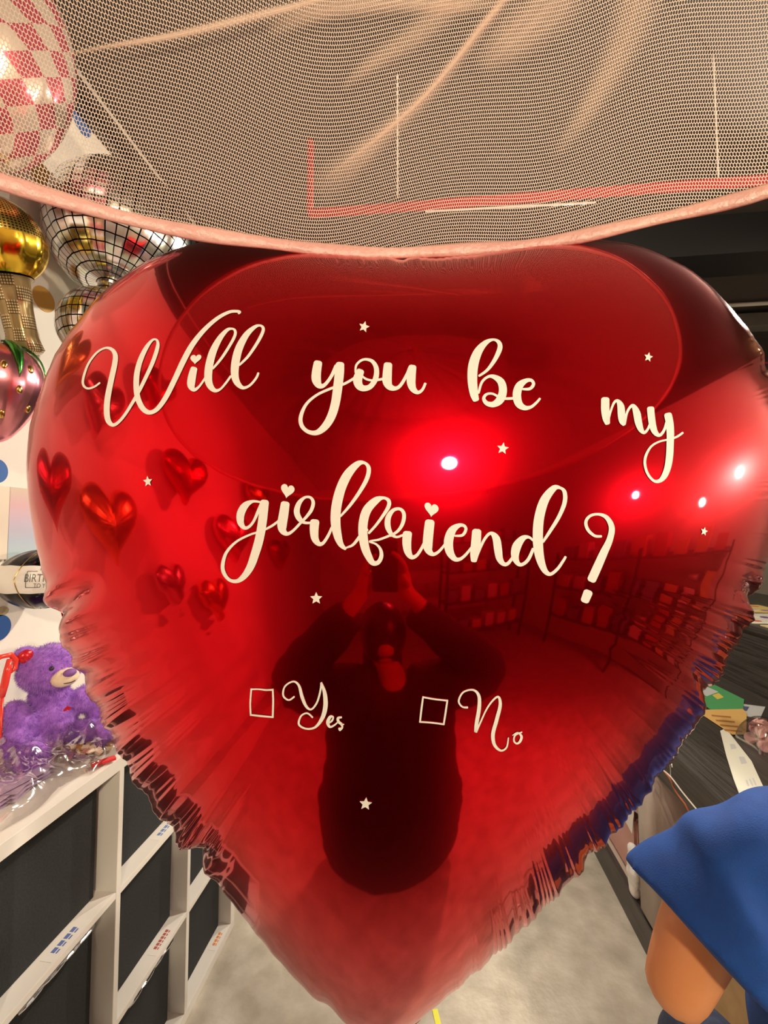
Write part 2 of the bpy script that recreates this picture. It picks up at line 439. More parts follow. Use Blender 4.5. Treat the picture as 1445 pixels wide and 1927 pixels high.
def decal(name, pieces, org, sc):
    AV = []; AF = []; layer = 0
    for V, Fc in pieces:
        n = sum(len(q) for q in AV); AV.append(np.asarray(V)/sc + np.array(org)); AF += [tuple(i+n for i in f) for f in Fc]
    xy = np.vstack(AV); P = onballoon(xy[:, 0], xy[:, 1]) - np.array(heart.location)
    # face the camera side
    return mesh_obj(name, P, AF, M_vinyl, front, True)
R_ = R_
def St(*a): return [ribbon(s) for s in a]
A0, As = (140, 560), 3.6125
decal('lettering_will', St(
 [(172,580,12),(135,606,13),(92,618,14),(62,597,16),(60,550,17),(92,455,15),(148,378,14),(205,344,14),(250,350,22),(277,388,32),(274,450,36),(250,560,38),(226,680,40),(220,780,40),(232,840,36),(262,866,24),(300,846,20),(346,792,20),(402,702,22),(440,634,24),(490,532,25),(535,432,27),(564,342,26),(566,300,18),(549,284,13),(522,296,18),(482,352,30),(443,440,36),(422,540,38),(424,650,38),(447,725,38),(482,770,34),(522,780,28),(568,752,30),(622,676,34),(682,556,36),(742,428,38),(802,320,36),(880,222,30),(970,142,25),(1050,99,21),(1102,93,19),(1124,98,18),(1116,106,16)],
 [(812,486,46),(800,535,54),(793,585,54),(799,612,42),(818,626,24),(850,602,15),(890,545,15)],
 [(942,482,14),(1000,412,18),(1058,322,19),(1090,260,20),(1092,226,18),(1072,212,14),(1036,222,24),(985,282,38),(940,372,50),(915,470,54),(910,555,52),(926,605,42),(957,632,26),(992,622,15),(1030,580,15),(1062,535,15)],
 [(1122,458,14),(1180,400,18),(1240,312,21),(1277,242,22),(1283,207,20),(1262,190,15),(1226,200,24),(1170,252,40),(1120,342,52),(1095,440,56),(1090,525,52),(1106,578,42),(1138,610,26),(1168,610,18),(1202,588,16),(1236,546,16),(1250,514,15)]) +
 [poly_fill(heart_poly((806,392),(850,390),(818,455)))], A0, As)
B0, Bs = (540, 580), 2.89
decal('lettering_you', St(
 [(168,300,46),(160,350,50),(160,390,50),(176,420,34),(203,418,20),(238,375,18),(268,315,22)],
 [(288,308,46),(285,350,50),(276,430,50),(262,520,48),(240,590,46),(205,645,40),(160,677,28),(112,670,21),(79,636,22),(76,586,21),(105,522,16),(162,472,14),(240,436,14),(310,412,14),(370,378,14)],
 [(372,350,10),(376,312,12),(400,286,13),(430,278,14),(465,290,20),(486,328,26),(482,382,29),(455,424,28),(420,436,32),(393,422,42),(384,388,50),(398,345,42)],
 [(405,365,10),(430,385,12),(470,393,12),(525,384,14)],
 [(549,310,46),(545,360,50),(545,400,50),(560,428,36),(590,436,22),(618,418,18),(652,362,18),(668,325,20)],
 [(682,322,42),(676,370,48),(676,410,46),(688,442,34),(712,458,20),(736,443,15),(752,410,14)]), B0, Bs)
decal('lettering_be', St(
 [(1045,368,12),(1090,335,16),(1130,280,22),(1157,220,27),(1152,186,22),(1122,171,13),(1080,188,28),(1038,238,46),(1013,310,54),(1008,390,52),(1016,460,46),(1026,495,36)],
 [(1042,460,12),(1060,402,14),(1095,372,15),(1130,375,26),(1164,402,40),(1174,450,44),(1158,498,44),(1122,523,32),(1085,516,24),(1070,490,18),(1086,468,14),(1120,466,12),(1168,490,14),(1232,490,14)],
 [(1283,440,12),(1320,438,16),(1340,415,18),(1330,393,17),(1300,394,24),(1264,422,42),(1250,470,46),(1260,518,42),(1290,541,28),(1325,538,17),(1355,515,14),(1375,492,12)]), B0, Bs)
C0, Cs = (1080, 620), 3.959
decal('lettering_my', St(
 [(233,525,62),(233,600,62),(240,660,56),(248,696,40)],
 [(250,690,24),(270,620,16),(296,550,18),(324,532,26),(348,572,52),(354,640,56),(362,685,50),(372,706,30)],
 [(376,700,22),(394,622,18),(420,577,20),(444,572,32),(467,622,54),(480,690,54),(497,742,42),(521,768,24),(546,748,18),(566,705,18)],
 [(571,592,54),(575,640,54),(587,720,52),(608,770,40),(640,787,24),(672,748,20),(692,685,20)],
 [(701,640,58),(713,700,58),(718,780,56),(716,860,54),(712,940,54),(700,1020,50),(675,1088,44),(640,1126,30),(596,1128,20),(552,1080,20),(529,1010,20),(535,942,20),(575,872,16),(640,834,14),(720,817,14),(770,797,16),(810,770,16)]), C0, Cs)
G0, Gs = (400, 850), 3.6125
E0, Es = (780, 850), 3.44
def toG(pl): return [(((x/Es+E0[0])-G0[0])*Gs, ((y/Es+E0[1])-G0[1])*Gs, w_/Es*Gs) for x, y, w_ in pl]
gf = St(
 [(322,342,14),(272,338,20),(222,366,46),(192,420,54),(190,478,46),(211,514,28),(240,515,20),(276,478,18),(312,400,22),(335,350,24)],
 [(353,346,58),(345,420,60),(335,500,60),(316,600,60),(290,690,58),(258,780,52),(213,848,40),(165,880,26),(112,870,22),(75,820,26),(70,760,25),(96,682,20),(162,612,16),(250,566,14),(330,540,14),(400,506,16),(450,470,16)],
 [(493,358,60),(484,420,64),(472,500,64),(480,540,46),(508,558,26),(546,538,18),(604,478,18),(640,440,20),(672,395,24),(684,345,24),(665,312,18),(626,312,18),(588,350,32),(572,408,40),(590,456,36),(625,482,20),(668,484,16)],
 [(694,480,62),(690,530,60),(696,590,50),(722,626,32),(752,620,22),(786,570,20),(810,515,16)],
 [(870,438,14),(930,370,20),(1000,272,25),(1050,180,29),(1061,112,28),(1032,76,20),(985,84,40),(920,152,60),(872,250,66),(842,370,68),(836,480,66),(850,570,56),(872,630,38),(902,660,20)],
 [(910,652,12),(955,632,18),(1005,572,22),(1050,530,20)],
 [(1062,553,16),(1110,500,18),(1160,432,21),(1196,372,27),(1196,332,25),(1160,314,20),(1110,332,48),(1052,392,60),(1026,470,62),(1022,560,62),(1036,650,58),(1062,716,48),(1090,756,36),(1126,752,29),(1147,710,27),(1140,662,20),(1110,628,14),(1066,610,12),(1130,598,15),(1200,572,16)],
 [(1295,566,16),(1250,580,16),(1212,556,28),(1190,502,40),(1196,442,36),(1230,397,24),(1274,390,20),(1300,422,25),(1294,482,25),(1262,536,20),(1210,572,16)],
 [(1324,560,62),(1320,620,60),(1328,680,50),(1352,716,32),(1386,706,22),(1420,658,20),(1447,600,18)],
 toG([(98,460,62),(90,530,64),(85,605,62),(95,645,44),(122,664,24),(157,646,18),(197,600,16)]),
 toG([(262,545,12),(310,540,18),(332,505,20),(321,480,19),(286,478,28),(242,512,52),(220,580,60),(228,648,52),(258,692,34),(292,696,22),(330,668,18),(377,610,16)]),
 toG([(402,520,60),(397,590,62),(388,660,56),(384,702,40)]),
 toG([(396,695,18),(425,622,18),(460,556,18),(495,528,22),(528,562,48),(540,630,52),(550,690,44),(575,726,28),(606,722,22),(645,670,18)]),
 toG([(768,575,14),(738,553,18),(700,562,38),(662,612,58),(650,675,50),(668,722,30),(697,730,22),(736,698,22),(768,630,20)]),
 toG([(832,583,16),(880,510,22),(935,420,25),(971,330,28),(971,262,26),(942,234,18),(900,238,40),(842,312,58),(808,420,64),(798,530,66),(803,640,62),(820,718,50),(848,776,34),(882,792,22),(926,758,20),(960,710,18),(977,682,16)]))
gf += [poly_fill(heart_poly((488,222),(542,234),(500,318)))]
gf += [poly_fill([(p[0], p[1]) for p in [toG([(q[0], q[1], 1)])[0][:2] for q in heart_poly((84,332),(138,345),(107,424))]])]
decal('lettering_girlfriend', gf, G0, Gs)
decal('question_mark', St([(1208,548,15),(1165,544,18),(1122,505,21),(1109,455,21),(1136,416,18),(1190,405,17),(1244,427,28),(1276,490,38),(1263,570,42),(1222,660,52),(1182,750,57),(1148,825,58)],
 [(1122,915,60),(1104,960,56)]), E0, Es)
K0, Ks = (450, 1250), 2.58
decal('checkbox_yes', St([(57,122,8),(90,121,7),(130,125,8),(163,124,8)],[(163,122,8),(165,180,9),(163,258,9)],[(165,257,8),(110,252,9),(55,246,8)],[(56,248,8),(54,190,8),(59,120,8)]), K0, Ks)
decal('checkbox_no', St([(892,160,8),(950,170,8),(1012,177,8)],[(1011,175,8),(1002,235,9),(993,292,8)],[(995,292,8),(935,284,8),(876,280,8)],[(878,281,8),(884,225,9),(893,158,8)]), K0, Ks)
decal('lettering_yes', St(
 [(267,158,8),(240,174,8),(214,152,9),(222,108,8),(262,84,8),(290,104,12),(305,158,16),(325,204,13),(350,219,9),(378,185,9),(395,125,9),(398,92,9)],
 [(399,90,8),(415,140,18),(419,200,22),(405,258,19),(370,305,11),(325,313,9),(290,292,10),(300,252,8),(330,238,8),(356,258,8)],
 [(428,290,7),(450,275,9),(456,257,8),(442,256,14),(430,282,16),(440,304,11),(462,296,8),(480,280,6)],
 [(496,258,9),(480,262,12),(482,279,13),(497,292,12),(500,308,9),(488,316,18)],[(494,292,5),(508,292,5)]), K0, Ks)
decal('lettering_no', St(
 [(1108,210,10),(1082,206,8),(1066,178,9),(1088,136,8),(1135,125,9),(1163,152,15),(1165,210,18),(1152,290,18),(1148,326,14)],
 [(1150,328,12),(1170,285,8),(1203,215,8),(1237,170,9),(1260,160,11),(1267,200,16),(1250,270,18),(1232,340,18),(1240,392,15),(1270,419,10),(1298,404,8),(1307,358,6)],
 [(1328,345,5),(1352,332,6),(1370,350,12),(1364,374,12),(1348,385,9),(1334,372,8),(1340,345,8),(1372,330,7)]), K0, Ks)
for (x, y, r, ro, sx) in [(685,615,11,.25,.95),(1220,672,9.5,.2,.9),(946,844,11.5,.15,1),(278,906,10.5,-.1,.85),(1325,1000,8.5,.25,.8),(595,1126,12,0,1),(688,1513,12.5,.1,1)]:
    V, Fc = poly_fill(star_poly((x, y), r, ro, sx)); decal('star_decal', [(V, Fc)], (0, 0), 1.0)

# ------------------------------------------------------------------ tulle canopy over the camera
HR, RR, TILT = 0.405, 0.955, .0758
NC = np.array([.164, -.359, 0])                 # ring centre
def net_z(r, x): return CAM[2] + HR + TILT*x + 1.15*(RR-r) + .15*np.sin(np.clip((RR-r)/.5, 0, 1)*PI)
def net_material(name, pitch, thick, col, alpha=1.0):
    m = bpy.data.materials.new(name); m.use_nodes = True; nt = m.node_tree; nt.nodes.clear()
    out = N(m, 'ShaderNodeOutputMaterial')
    uv = N(m, 'ShaderNodeTexCoord'); wv = N(m, 'ShaderNodeVectorMath', operation='SCALE'); wv.inputs['Scale'].default_value = 1/pitch
    L(m, uv.outputs['UV'], wv.inputs[0])
    def vm(op, a, b=None, c=None):
        n = N(m, 'ShaderNodeVectorMath', operation=op)
        for i, q in enumerate((a, b, c)):
            if q is None: continue
            if isinstance(q, tuple): n.inputs[i].default_value = q
            else: L(m, q, n.inputs[i])
        return n
    def ma(op, a, b=None, c=None):
        n = N(m, 'ShaderNodeMath', operation=op)
        for i, q in enumerate((a, b, c)):
            if q is None: continue
            if isinstance(q, (int, float)): n.inputs[i].default_value = q
            else: L(m, q, n.inputs[i])
        return n.outputs[0]
    r = (1.0, 1.7320508, 1.0); h = (.5, .8660254, 0.0)
    p = vm('ADD', wv.outputs[0], (200., 200., 0)).outputs[0]
    a = vm('SUBTRACT', vm('MODULO', p, r).outputs[0], h).outputs[0]
    b_ = vm('SUBTRACT', vm('MODULO', vm('ADD', p, h).outputs[0], r).outputs[0], h).outputs[0]
    def hexd(q):
        ab = vm('ABSOLUTE', q).outputs[0]; sx = N(m, 'ShaderNodeSeparateXYZ'); L(m, ab, sx.inputs[0])
        d = ma('ADD', ma('MULTIPLY', sx.outputs[0], .5), ma('MULTIPLY', sx.outputs[1], .8660254))
        return ma('MAXIMUM', d, sx.outputs[0])
    d = ma('MINIMUM', hexd(a), hexd(b_))
    edge = ma('SUBTRACT', .5, d)
    mask = ma('LESS_THAN', edge, thick)
    if alpha < 1: mask = ma('MULTIPLY', mask, alpha)
    df = N(m, 'ShaderNodeBsdfDiffuse'); df.inputs[0].default_value = (*col, 1)
    tl = N(m, 'ShaderNodeBsdfTranslucent'); tl.inputs[0].default_value = (*col, 1)
    mx = N(m, 'ShaderNodeMixShader'); mx.inputs[0].default_value = .4; L(m, df.outputs[0], mx.inputs[1]); L(m, tl.outputs[0], mx.inputs[2])
    tr = N(m, 'ShaderNodeBsdfTransparent'); m2 = N(m, 'ShaderNodeMixShader')
    L(m, mask, m2.inputs[0]); L(m, tr.outputs[0], m2.inputs[1]); L(m, mx.outputs[0], m2.inputs[2]); L(m, m2.outputs[0], out.inputs[0])
    return m
M_net = net_material('pink_tulle', .0031, .108, (.76,.60,.49))
def fold_material():
    m = bpy.data.materials.new('gathered_tulle'); m.use_nodes = True; nt = m.node_tree; nt.nodes.clear()
    out = N(m, 'ShaderNodeOutputMaterial'); at = N(m, 'ShaderNodeAttribute', attribute_name='gather')
    df = N(m, 'ShaderNodeBsdfDiffuse'); df.inputs[0].default_value = (.80,.60,.48,1); tl = N(m, 'ShaderNodeBsdfTranslucent'); tl.inputs[0].default_value = (.80,.60,.48,1)
    mx = N(m, 'ShaderNodeMixShader'); mx.inputs[0].default_value = .4; L(m, df.outputs[0], mx.inputs[1]); L(m, tl.outputs[0], mx.inputs[2])
    tr = N(m, 'ShaderNodeBsdfTransparent'); m2 = N(m, 'ShaderNodeMixShader')
    L(m, at.outputs['Fac'], m2.inputs[0]); L(m, tr.outputs[0], m2.inputs[1]); L(m, mx.outputs[0], m2.inputs[2]); L(m, m2.outputs[0], out.inputs[0]); return m
M_netfold = fold_material()
M_satin = noise_mat('pink_satin_tape', (.66,.34,.30), (.76,.44,.38), 6, .38, .35, stretch=(1,1,1), bscale=60)
canopy = empty('tulle_canopy', (NC[0], NC[1], CAM[2]+HR), 'pink tulle net canopy with a satin-taped round hem, hanging above the heart balloon', 'canopy')
nphi, nr = 480, 110
Vn, UVn = [], []
for j in range(nr+1):
    s = j/nr; r = RR*(1-s)+.02*s
    for i in range(nphi+1):
        p_ = 2*PI*i/nphi
        fold = .010*math.sin(9*p_+1.2)*math.sin(PI*min(1, s*1.6)) + .006*math.sin(17*p_+4*s)*min(1, s*5) + .004*math.sin(31*p_+9*s)*min(1, s*4)
        zz = net_z(r, NC[0]+r*math.cos(p_)) + fold - .012*math.sin(PI*min(1, s*3))
        Vn.append((NC[0]+r*math.cos(p_), NC[1]+r*math.sin(p_), zz))
        sl = (RR-r)*1.55
        UVn.append((RR*p_*(1-.18*s) + .010*math.sin(5*sl*6+2*p_), sl + .012*math.sin(7*p_) + .006*math.sin(19*p_+3)))
Fn = [(j*(nphi+1)+i, j*(nphi+1)+i+1, (j+1)*(nphi+1)+i+1, (j+1)*(nphi+1)+i) for j in range(nr) for i in range(nphi)]
cl = Vector(canopy.location)
mesh_obj('net', [Vector(v)-cl for v in Vn], Fn, M_net, canopy, True, uvs=UVn)
b = MB()
hp = []
for i in range(241):
    p_ = 2*PI*i/240; hp.append(Vector((NC[0]+RR*math.cos(p_), NC[1]+RR*math.sin(p_), CAM[2]+HR+TILT*(NC[0]+RR*math.cos(p_))-.002+.0015*math.sin(23*p_))))
b.tube(hp, [.0095+.0012*math.sin(i*.9) for i in range(241)], 12, flat=.35, cap=False, up=(0,0,1)); b.build('hem_tape', M_satin, canopy, True)
def onnet(px, py, below=.003):
    d = ray(px, py); lo, hi = .05, 3.0
    for _ in range(60):
        s = (lo+hi)/2; P = CAM + d*s; r = math.hypot(P[0]-NC[0], P[1]-NC[1])
        if P[2] > net_z(min(r, RR), P[0]) - below or r > RR: hi = s
        else: lo = s
    return Vector(CAM + d*lo)
def net_strip(name, pl, m, below, ruff=0.0, dens=.8):
    P = catmull(pl, 16); t = np.gradient(P[:, :2], axis=0); t /= np.hypot(t[:, 0], t[:, 1])[:, None]
    V, A = [], []; K = 17; n = len(P)
    for i, (x, y, w_) in enumerate(P):
        e = min(1, 4*i/n, 4*(n-1-i)/n)
        for k in range(K):
            f = k/(K-1)-.5; o = f*w_
            q = onnet(x - t[i][1]*o, y + t[i][0]*o, below + ruff*math.cos(PI*f))
            V.append(q-cl); A.append(dens*e*(math.cos(PI*f)**2)*(.85+.15*math.sin(k*2.3+i*.05)))
    Fc = [(i*K+k, i*K+k+1, (i+1)*K+k+1, (i+1)*K+k) for i in range(n-1) for k in range(K-1)]
    o = mesh_obj(name, V, Fc, m, canopy, True); at = o.data.attributes.new('gather', 'FLOAT', 'POINT'); at.data.foreach_set('value', A)
net_strip('gathered_fold', [(590,362,90),(640,325,80),(700,272,60),(790,192,44),(850,125,36),(905,55,34),(950,0,38),(980,-60,40)], M_netfold, .026, .004, .45)
net_strip('gathered_fold', [(610,338,10),(700,268,14),(790,190,14),(850,122,16),(905,52,18),(950,-4,22),(980,-60,26)], M_netfold, .030, .003, .95)
net_strip('gathered_fold', [(90,110,8),(200,88,16),(330,66,24),(480,30,28),(560,10,24),(640,-14,18),(720,-50,18)], M_netfold, .026, .002, 1.0)
net_strip('gathered_fold', [(500,60,50),(600,20,60),(740,4,60),(860,10,50),(960,0,40)], M_netfold, .026, .004, .6)
net_strip('gathered_fold', [(640,170,20),(700,120,50),(790,60,70),(860,-10,90),(900,-60,90)], M_netfold, .026, .004, .35)
net_strip('gathered_fold', [(1040,300,30),(1110,200,60),(1170,90,90),(1200,0,120),(1200,-50,130)], M_netfold, .026, .004, .35)
net_strip('gathered_fold', [(900,130,60),(980,60,120),(1040,0,150),(1060,-60,160)], M_netfold, .026, .004, .45)
b = MB(); b.tube([(NC[0], NC[1], float(net_z(.02, NC[0]))-.02), (NC[0], NC[1], ZC)], .003, 8); b.build('hanging_cord', M_satin, canopy)
o_ = on(1062, 196, 2, CAM[2]+HR+.2)

# ------------------------------------------------------------------ suspended red frame behind the canopy, wires
fr = empty('suspended_frame', PY_(1000, 380, 1.5), 'red metal frame hung on thin wires under the dark ceiling, seen through the net', 'frame')
zf = CAM[2]+1.13
pA, pB = PZ_(583, 402, zf), PZ_(1500, 334, zf)
b = MB(); b.tube([pA, pB], .019, 4, up=(0,0,1)); b.build('bottom_bar', M_pipe, fr)
b = MB(); b.tube([pA, pA+Vector((0,0,.27))], .012, 6, up=(0,1,0)); b.build('end_post', M_pipe, fr)
b = MB(); q0, q1 = PZ_(800, 398, zf-.02), PZ_(1120, 381, zf-.02); b.tube([q0, q1], .0035, 6); b.build('bar_highlight', M_white, fr)  # highlight along the bottom bar, built as a thin white tube
for (x, y) in ((748, 372), (1352, 345)):
    q = PZ_(x, y, zf); b = MB(); b.tube([q, (q.x, q.y, ZC)], .0028, 6); b.build('wire', M_white, fr)
# white and red conduits above the right shoulder
q = PZ_(1400, 573, ZC-.03); b = MB(); b.tube([(q.x-.5, q.y, q.z), (XR, q.y, q.z)], .013, 8)
tag(b.build('ceiling_conduit', M_white), 'white conduit running across the dark ceiling right of the heart balloon', 'conduit')
q = PY_(1432, 683, 3.55); b = MB(); b.tube([(q.x-.1, q.y, q.z), (XR, q.y, q.z)], .008, 8)
tag(b.build('cable', mat('red_cable', (.5,.02,.06), .5)), 'thin red cable under the ceiling at the right edge above the balloon seam', 'cable')
b = MB(); q0, q1 = PY_(1425, 707, 3.3), PY_(1500, 672, 3.3); b.tube([q0, q1], .005, 6)
tag(b.build('cable', M_white), 'thin white cable slanting under the ceiling below the red cable', 'cable')
q = PY_(1400, 603, 3.1); b = MB(); b.box(q.x-.6, XR, 3.1, 3.2, q.z-.04, q.z+.05)
tag(b.build('ceiling_beam', noise_mat('grey_beam', (.12,.11,.10), (.16,.15,.13), 5, .7)), 'grey beam crossing under the dark ceiling below the white conduit', 'beam')

# ------------------------------------------------------------------ lamps
M_lampglass = bpy.data.materials.new('lamp_glass'); M_lampglass.use_nodes = True
e_ = BS(M_lampglass); e_.inputs['Base Color'].default_value = (1, .9, .7, 1); e_.inputs['Emission Color'].default_value = (1, .72, .14, 1); e_.inputs['Emission Strength'].default_value = 40
for i, (x, y, z, wt, ax, ay, az, ang, lc) in enumerate(LAMPS):
    dirv = (Vector((ax, ay, az)) - Vector((x, y, z))).normalized(); rq = dirv.to_track_quat('-Z', 'Y')
    lt = empty('spotlight', (x, y, z), ['black ceiling spotlight ahead, beyond the canopy', 'black ceiling spotlight behind the camera, mirrored as a yellow glow in the balloon',
        'black wall spotlight on the right wall, nearest the heart balloon', 'black wall spotlight on the right wall, farthest behind the camera', 'small black wall spotlight, lowest on the right wall', 'black ceiling spotlight farthest ahead over the floor', 'added black ceiling spotlight, out of view at the right, brightening the right wall', 'added black ceiling spotlight, out of view at the right, brightening the back wall' ][i], 'spotlight', 'shop spotlights')
    big = 2.5 if i == 1 else 1.0
    M = Matrix.Translation((x, y, z)) @ Matrix.Scale(big, 4) @ rq.to_matrix().to_4x4()
    b = MB(); b.lathe([(.02,.10),(.045,.09),(.05,0),(.05,-.03),(.044,-.03),(.042,-.012)], 20, M); b.build('housing', M_black, lt, True)
    b = MB(); b.lathe([(.002,-.016),(.040,-.016),(.040,-.013),(.002,-.013)], 20, M); b.build('lens', M_lampglass, lt)
    b = MB(); b.tube([Vector((x, y, z)) - dirv*.08, (x, y, ZC) if z > 2.5 else (XR, y, z)], .008, 8); b.build('stem', M_black, lt)
    ld = bpy.data.lights.new('lamp', 'SPOT'); ld.energy = wt*1.12; ld.color = lc; ld.spot_size = math.radians(ang); ld.spot_blend = .6; ld.shadow_soft_size = .05*big**.8
    lo = bpy.data.objects.new('lamp', ld); COL.objects.link(lo); lo.location = Vector((x, y, z)) + dirv*.035*big; lo.rotation_euler = rq.to_euler()

# ------------------------------------------------------------------ cube shelf with black bins
XF = -.88; CELL = .352; Y0, NCOL, NROW = .425, 4, 3; SH = 1.11; T1, T2 = .036, .018
shelf = empty('cube_shelf', (XF-.19, Y0, 0), 'low white cube shelf with three rows of square cells against the left wall', 'shelf')
LY = NCOL*CELL+T1
rowz = [.06+ k*.35 for k in range(4)]           # centre heights of the horizontal boards
b = MB(); b.box(XL+.002, XF, Y0-T1/2, Y0+LY-T1/2, SH-T1, SH, bev=.001); b.build('top_board', M_white, shelf)
b = MB(); b.box(XL+.002, XF, Y0-T1/2, Y0+LY-T1/2, .0, T1, bev=.001); b.build('bottom_board', M_white, shelf)
zb = [T1] + [T1/2 + (SH-T1)/3*k for k in (1, 2)] + [SH-T1]
for k in (1, 2):
    b = MB(); b.box(XL+.003, XF-.0007, Y0, Y0+LY-T1, zb[k]-T2/2, zb[k]+T2/2, bev=.0008); b.build('shelf_board', M_white, shelf)
for c in range(NCOL+1):
    t = T1 if c in (0, NCOL) else T2; yc = Y0 + c*CELL
    b = MB(); b.box(XL+.002, XF, yc-t/2, yc+t/2, T1, SH-T1, bev=.0008); b.build('upright', M_white, shelf)
b = MB(); b.box(XL+.001, XL+.006, Y0, Y0+LY-T1, T1, SH-T1); b.build('back_board', M_black, shelf)
names_r = ['bottom', 'middle', 'top']; names_c = ['nearest', 'second', 'third', 'farthest']
proto = None
for c in range(NCOL):
    for r in range(NROW):
        if c == 0 and r < 2: pass
        z0 = T1 if r == 0 else zb[r]+T2/2; z1 = SH-T1 if r == 2 else zb[r+1]-T2/2
        y0 = Y0+c*CELL+.012; y1 = y0+.308; hz = .305
        if proto is None:
            e = empty('storage_bin', (XF-.05, y0, z0), 'x', 'storage bin', 'black bins in the cube shelf')
            bb_ = MB(); bb_.box(XL+.02, XF-.056, y0, y1, z0, z0+hz, bev=.004); bb_.build('bin_body', M_blackfab, e)
            bb_ = MB(); bb_.box(XF-.056, XF-.050, y0-.002, y1+.002, z0, z0+hz+.003, bev=.002); bb_.build('front_panel', M_blackfab, e)
            bb_ = MB(); ym = (y0+y1)/2; bb_.lathe([(.019,-.001),(.024,-.001),(.024,.002),(.019,.002)], 20, Matrix.Translation((XF-.049, ym, z0+.24)) @ Matrix.Rotation(PI/2, 4, 'Y')); 
            proto = e; o = e
        else:
            o = copy_tree(proto); o.location = (XF-.05, y0, z0)
        o['label'] = 'black fabric bin in the %s cell of the %s row of the white cube shelf' % (names_c[c], names_r[r])
def shelf_label(px, py, r, col, n, ln):
    z = (zb[r]+T2/2 if r else T1)+.0006; q = PZ_(px, py, z); x0 = XF-.022
    b = MB(); b.box(x0-.016, x0+.014, q.y-ln/2-.02, q.y+ln/2+.02, z-.0005, z); 
    for k in range(n):
        yy = q.y-ln/2+ln*k/n
        b.box(x0-.009, x0+.001, yy, yy+ln/n*.75, z, z+.0004, 1); b.box(x0+.004, x0+.008, yy, yy+ln/n*.6, z, z+.0004, 1)
    b.build('shelf_label', M_paper, shelf, mats=[M_paper, mat('label_ink', col, .6)])
shelf_label(109, 1765, 2, (.12,.18,.45), 4, .07); shelf_label(297, 1557, 2, (.15,.25,.5), 4, .07)
shelf_label(290, 1765, 1, (.45,.10,.08), 6, .07); shelf_label(401, 1765, 0, (.75,.25,.06), 4, .06)
# folded foil sticking out over the bins below the middle boards
M_foilsm = mat('crumpled_silver_film', (.75,.75,.78), .12, 1.0)
for k, (px, py, r, lab) in enumerate(((150,1740,1,'crumpled silver film poking out above the bin in the second column'),(300,1800,0,'crumpled silver film poking out above the bottom bin of the third column'))):
    z1 = (zb[r+1]-T2/2 if r < 2 else 0); q = PX_(px, py, XF-.03); V = []; Fc = []
    zt = (zb[1] if k == 1 else zb[1])-T2/2-.004 if True else 0
    yc = Y0+CELL*(1.5 if k == 0 else 2.5)
    b = MB()
    for s in range(4):
        yy = yc-.08+s*.05+.02*random.random(); rr = random.random()
        b.ball((XF-.006-.008*rr, yy, zb[2-k]-T2/2-.010-.004*rr), (.007+.004*rr, .034, .005), n=10)
    o = b.build('crumpled_film', M_foilsm, smooth=False); tag(o, lab, 'film')

# ------------------------------------------------------------------ wall stickers and posters
def sticker(px, py, ry, rz, col, lab):
    q = PX_(px, py, XL+.0015); b = MB()
    b.lathe([(.001,0),(1,0),(1,.5),(.001,.5)], 32, Matrix.Translation((XL, q.y, q.z)) @ Matrix.Rotation(PI/2, 4, 'Y') @ Matrix.Diagonal((rz, ry, .003, 1)))
    tag(b.build('wall_sticker', mat('sticker', col, .6)), lab, 'wall sticker', 'round dots on the left wall')
cB, cG = (.035,.13,.42), (.62,.34,.07)
sticker(155,232,.040,.040,cB,'blue round dot high on the white wall beside the pink checked balloon')
sticker(80,332,.042,.042,cG,'ochre round dot on the white wall seen through the net left of the mirror-ball balloon')
sticker(83,563,.040,.040,cG,'ochre round dot on the white wall between the gold and the mirror-tiled balloons')
sticker(-6,886,.033,.036,cB,'blue round dot at the left edge below the strawberry balloon')
sticker(-2,1182,.036,.038,cB,'blue round dot at the left edge below the black and white balloon')
sticker(28,1358,.028,.028,cB,'blue round dot low on the white wall behind the purple teddy bear')
sticker(4,1150,.020,.014,(.45,.36,.22),'small tan spot at the left edge just above a blue dot')
def irid():
    m = mat('iridescent_film', (.8,.7,.8), .35, .0, Coat_Weight=.5)
    tc = N(m, 'ShaderNodeTexCoord'); sp = N(m, 'ShaderNodeSeparateXYZ'); cr = N(m, 'ShaderNodeValToRGB')
    mr = N(m, 'ShaderNodeMapRange'); mr.inputs[1].default_value = -.12; mr.inputs[2].default_value = .12
    e = cr.color_ramp.elements; e[0].color = (.50,.66,.66,1); e[1].color = (.72,.60,.50,1)
    for p_, c_ in ((.3,(.52,.60,.72)),(.55,(.66,.56,.70)),(.78,(.76,.50,.54))):
        k = e.new(p_); k.color = (*c_, 1)
    L(m, tc.outputs['Object'], sp.inputs[0]); L(m, sp.outputs[2], mr.inputs[0]); L(m, mr.outputs[0], cr.inputs[0]); L(m, cr.outputs[0], BS(m).inputs['Base Color'])
    return m
def panel(name, px0, py0, px1, py1, m, th, lab, cat):
    a = PX_(px0, (py0+py1)/2, XL+.004); c = PX_(px1, (py0+py1)/2, XL+.004)
    t = PX_((px0+px1)/2, py0, XL+.004).z; bt = PX_((px0+px1)/2, py1, XL+.004).z
    cy, cz = (a.y+c.y)/2, (t+bt)/2
    b = MB(); b.box(0, th, -(c.y-a.y)/2, (c.y-a.y)/2, bt-cz, t-cz, bev=.0015)
    o = b.build(name, m); o.location = (XL+.0005, cy, cz); return tag(o, lab, cat)
panel('iridescent_poster', 14, 920, 98, 1062, irid(), .006, 'pale pink to blue iridescent film sheet on the wall above the black and white balloon', 'poster')
panel('wall_card', -60, 912, 12, 1055, mat('cream_card', (.80,.70,.58), .5), .012, 'cream card at the left edge beside the iridescent sheet', 'card')

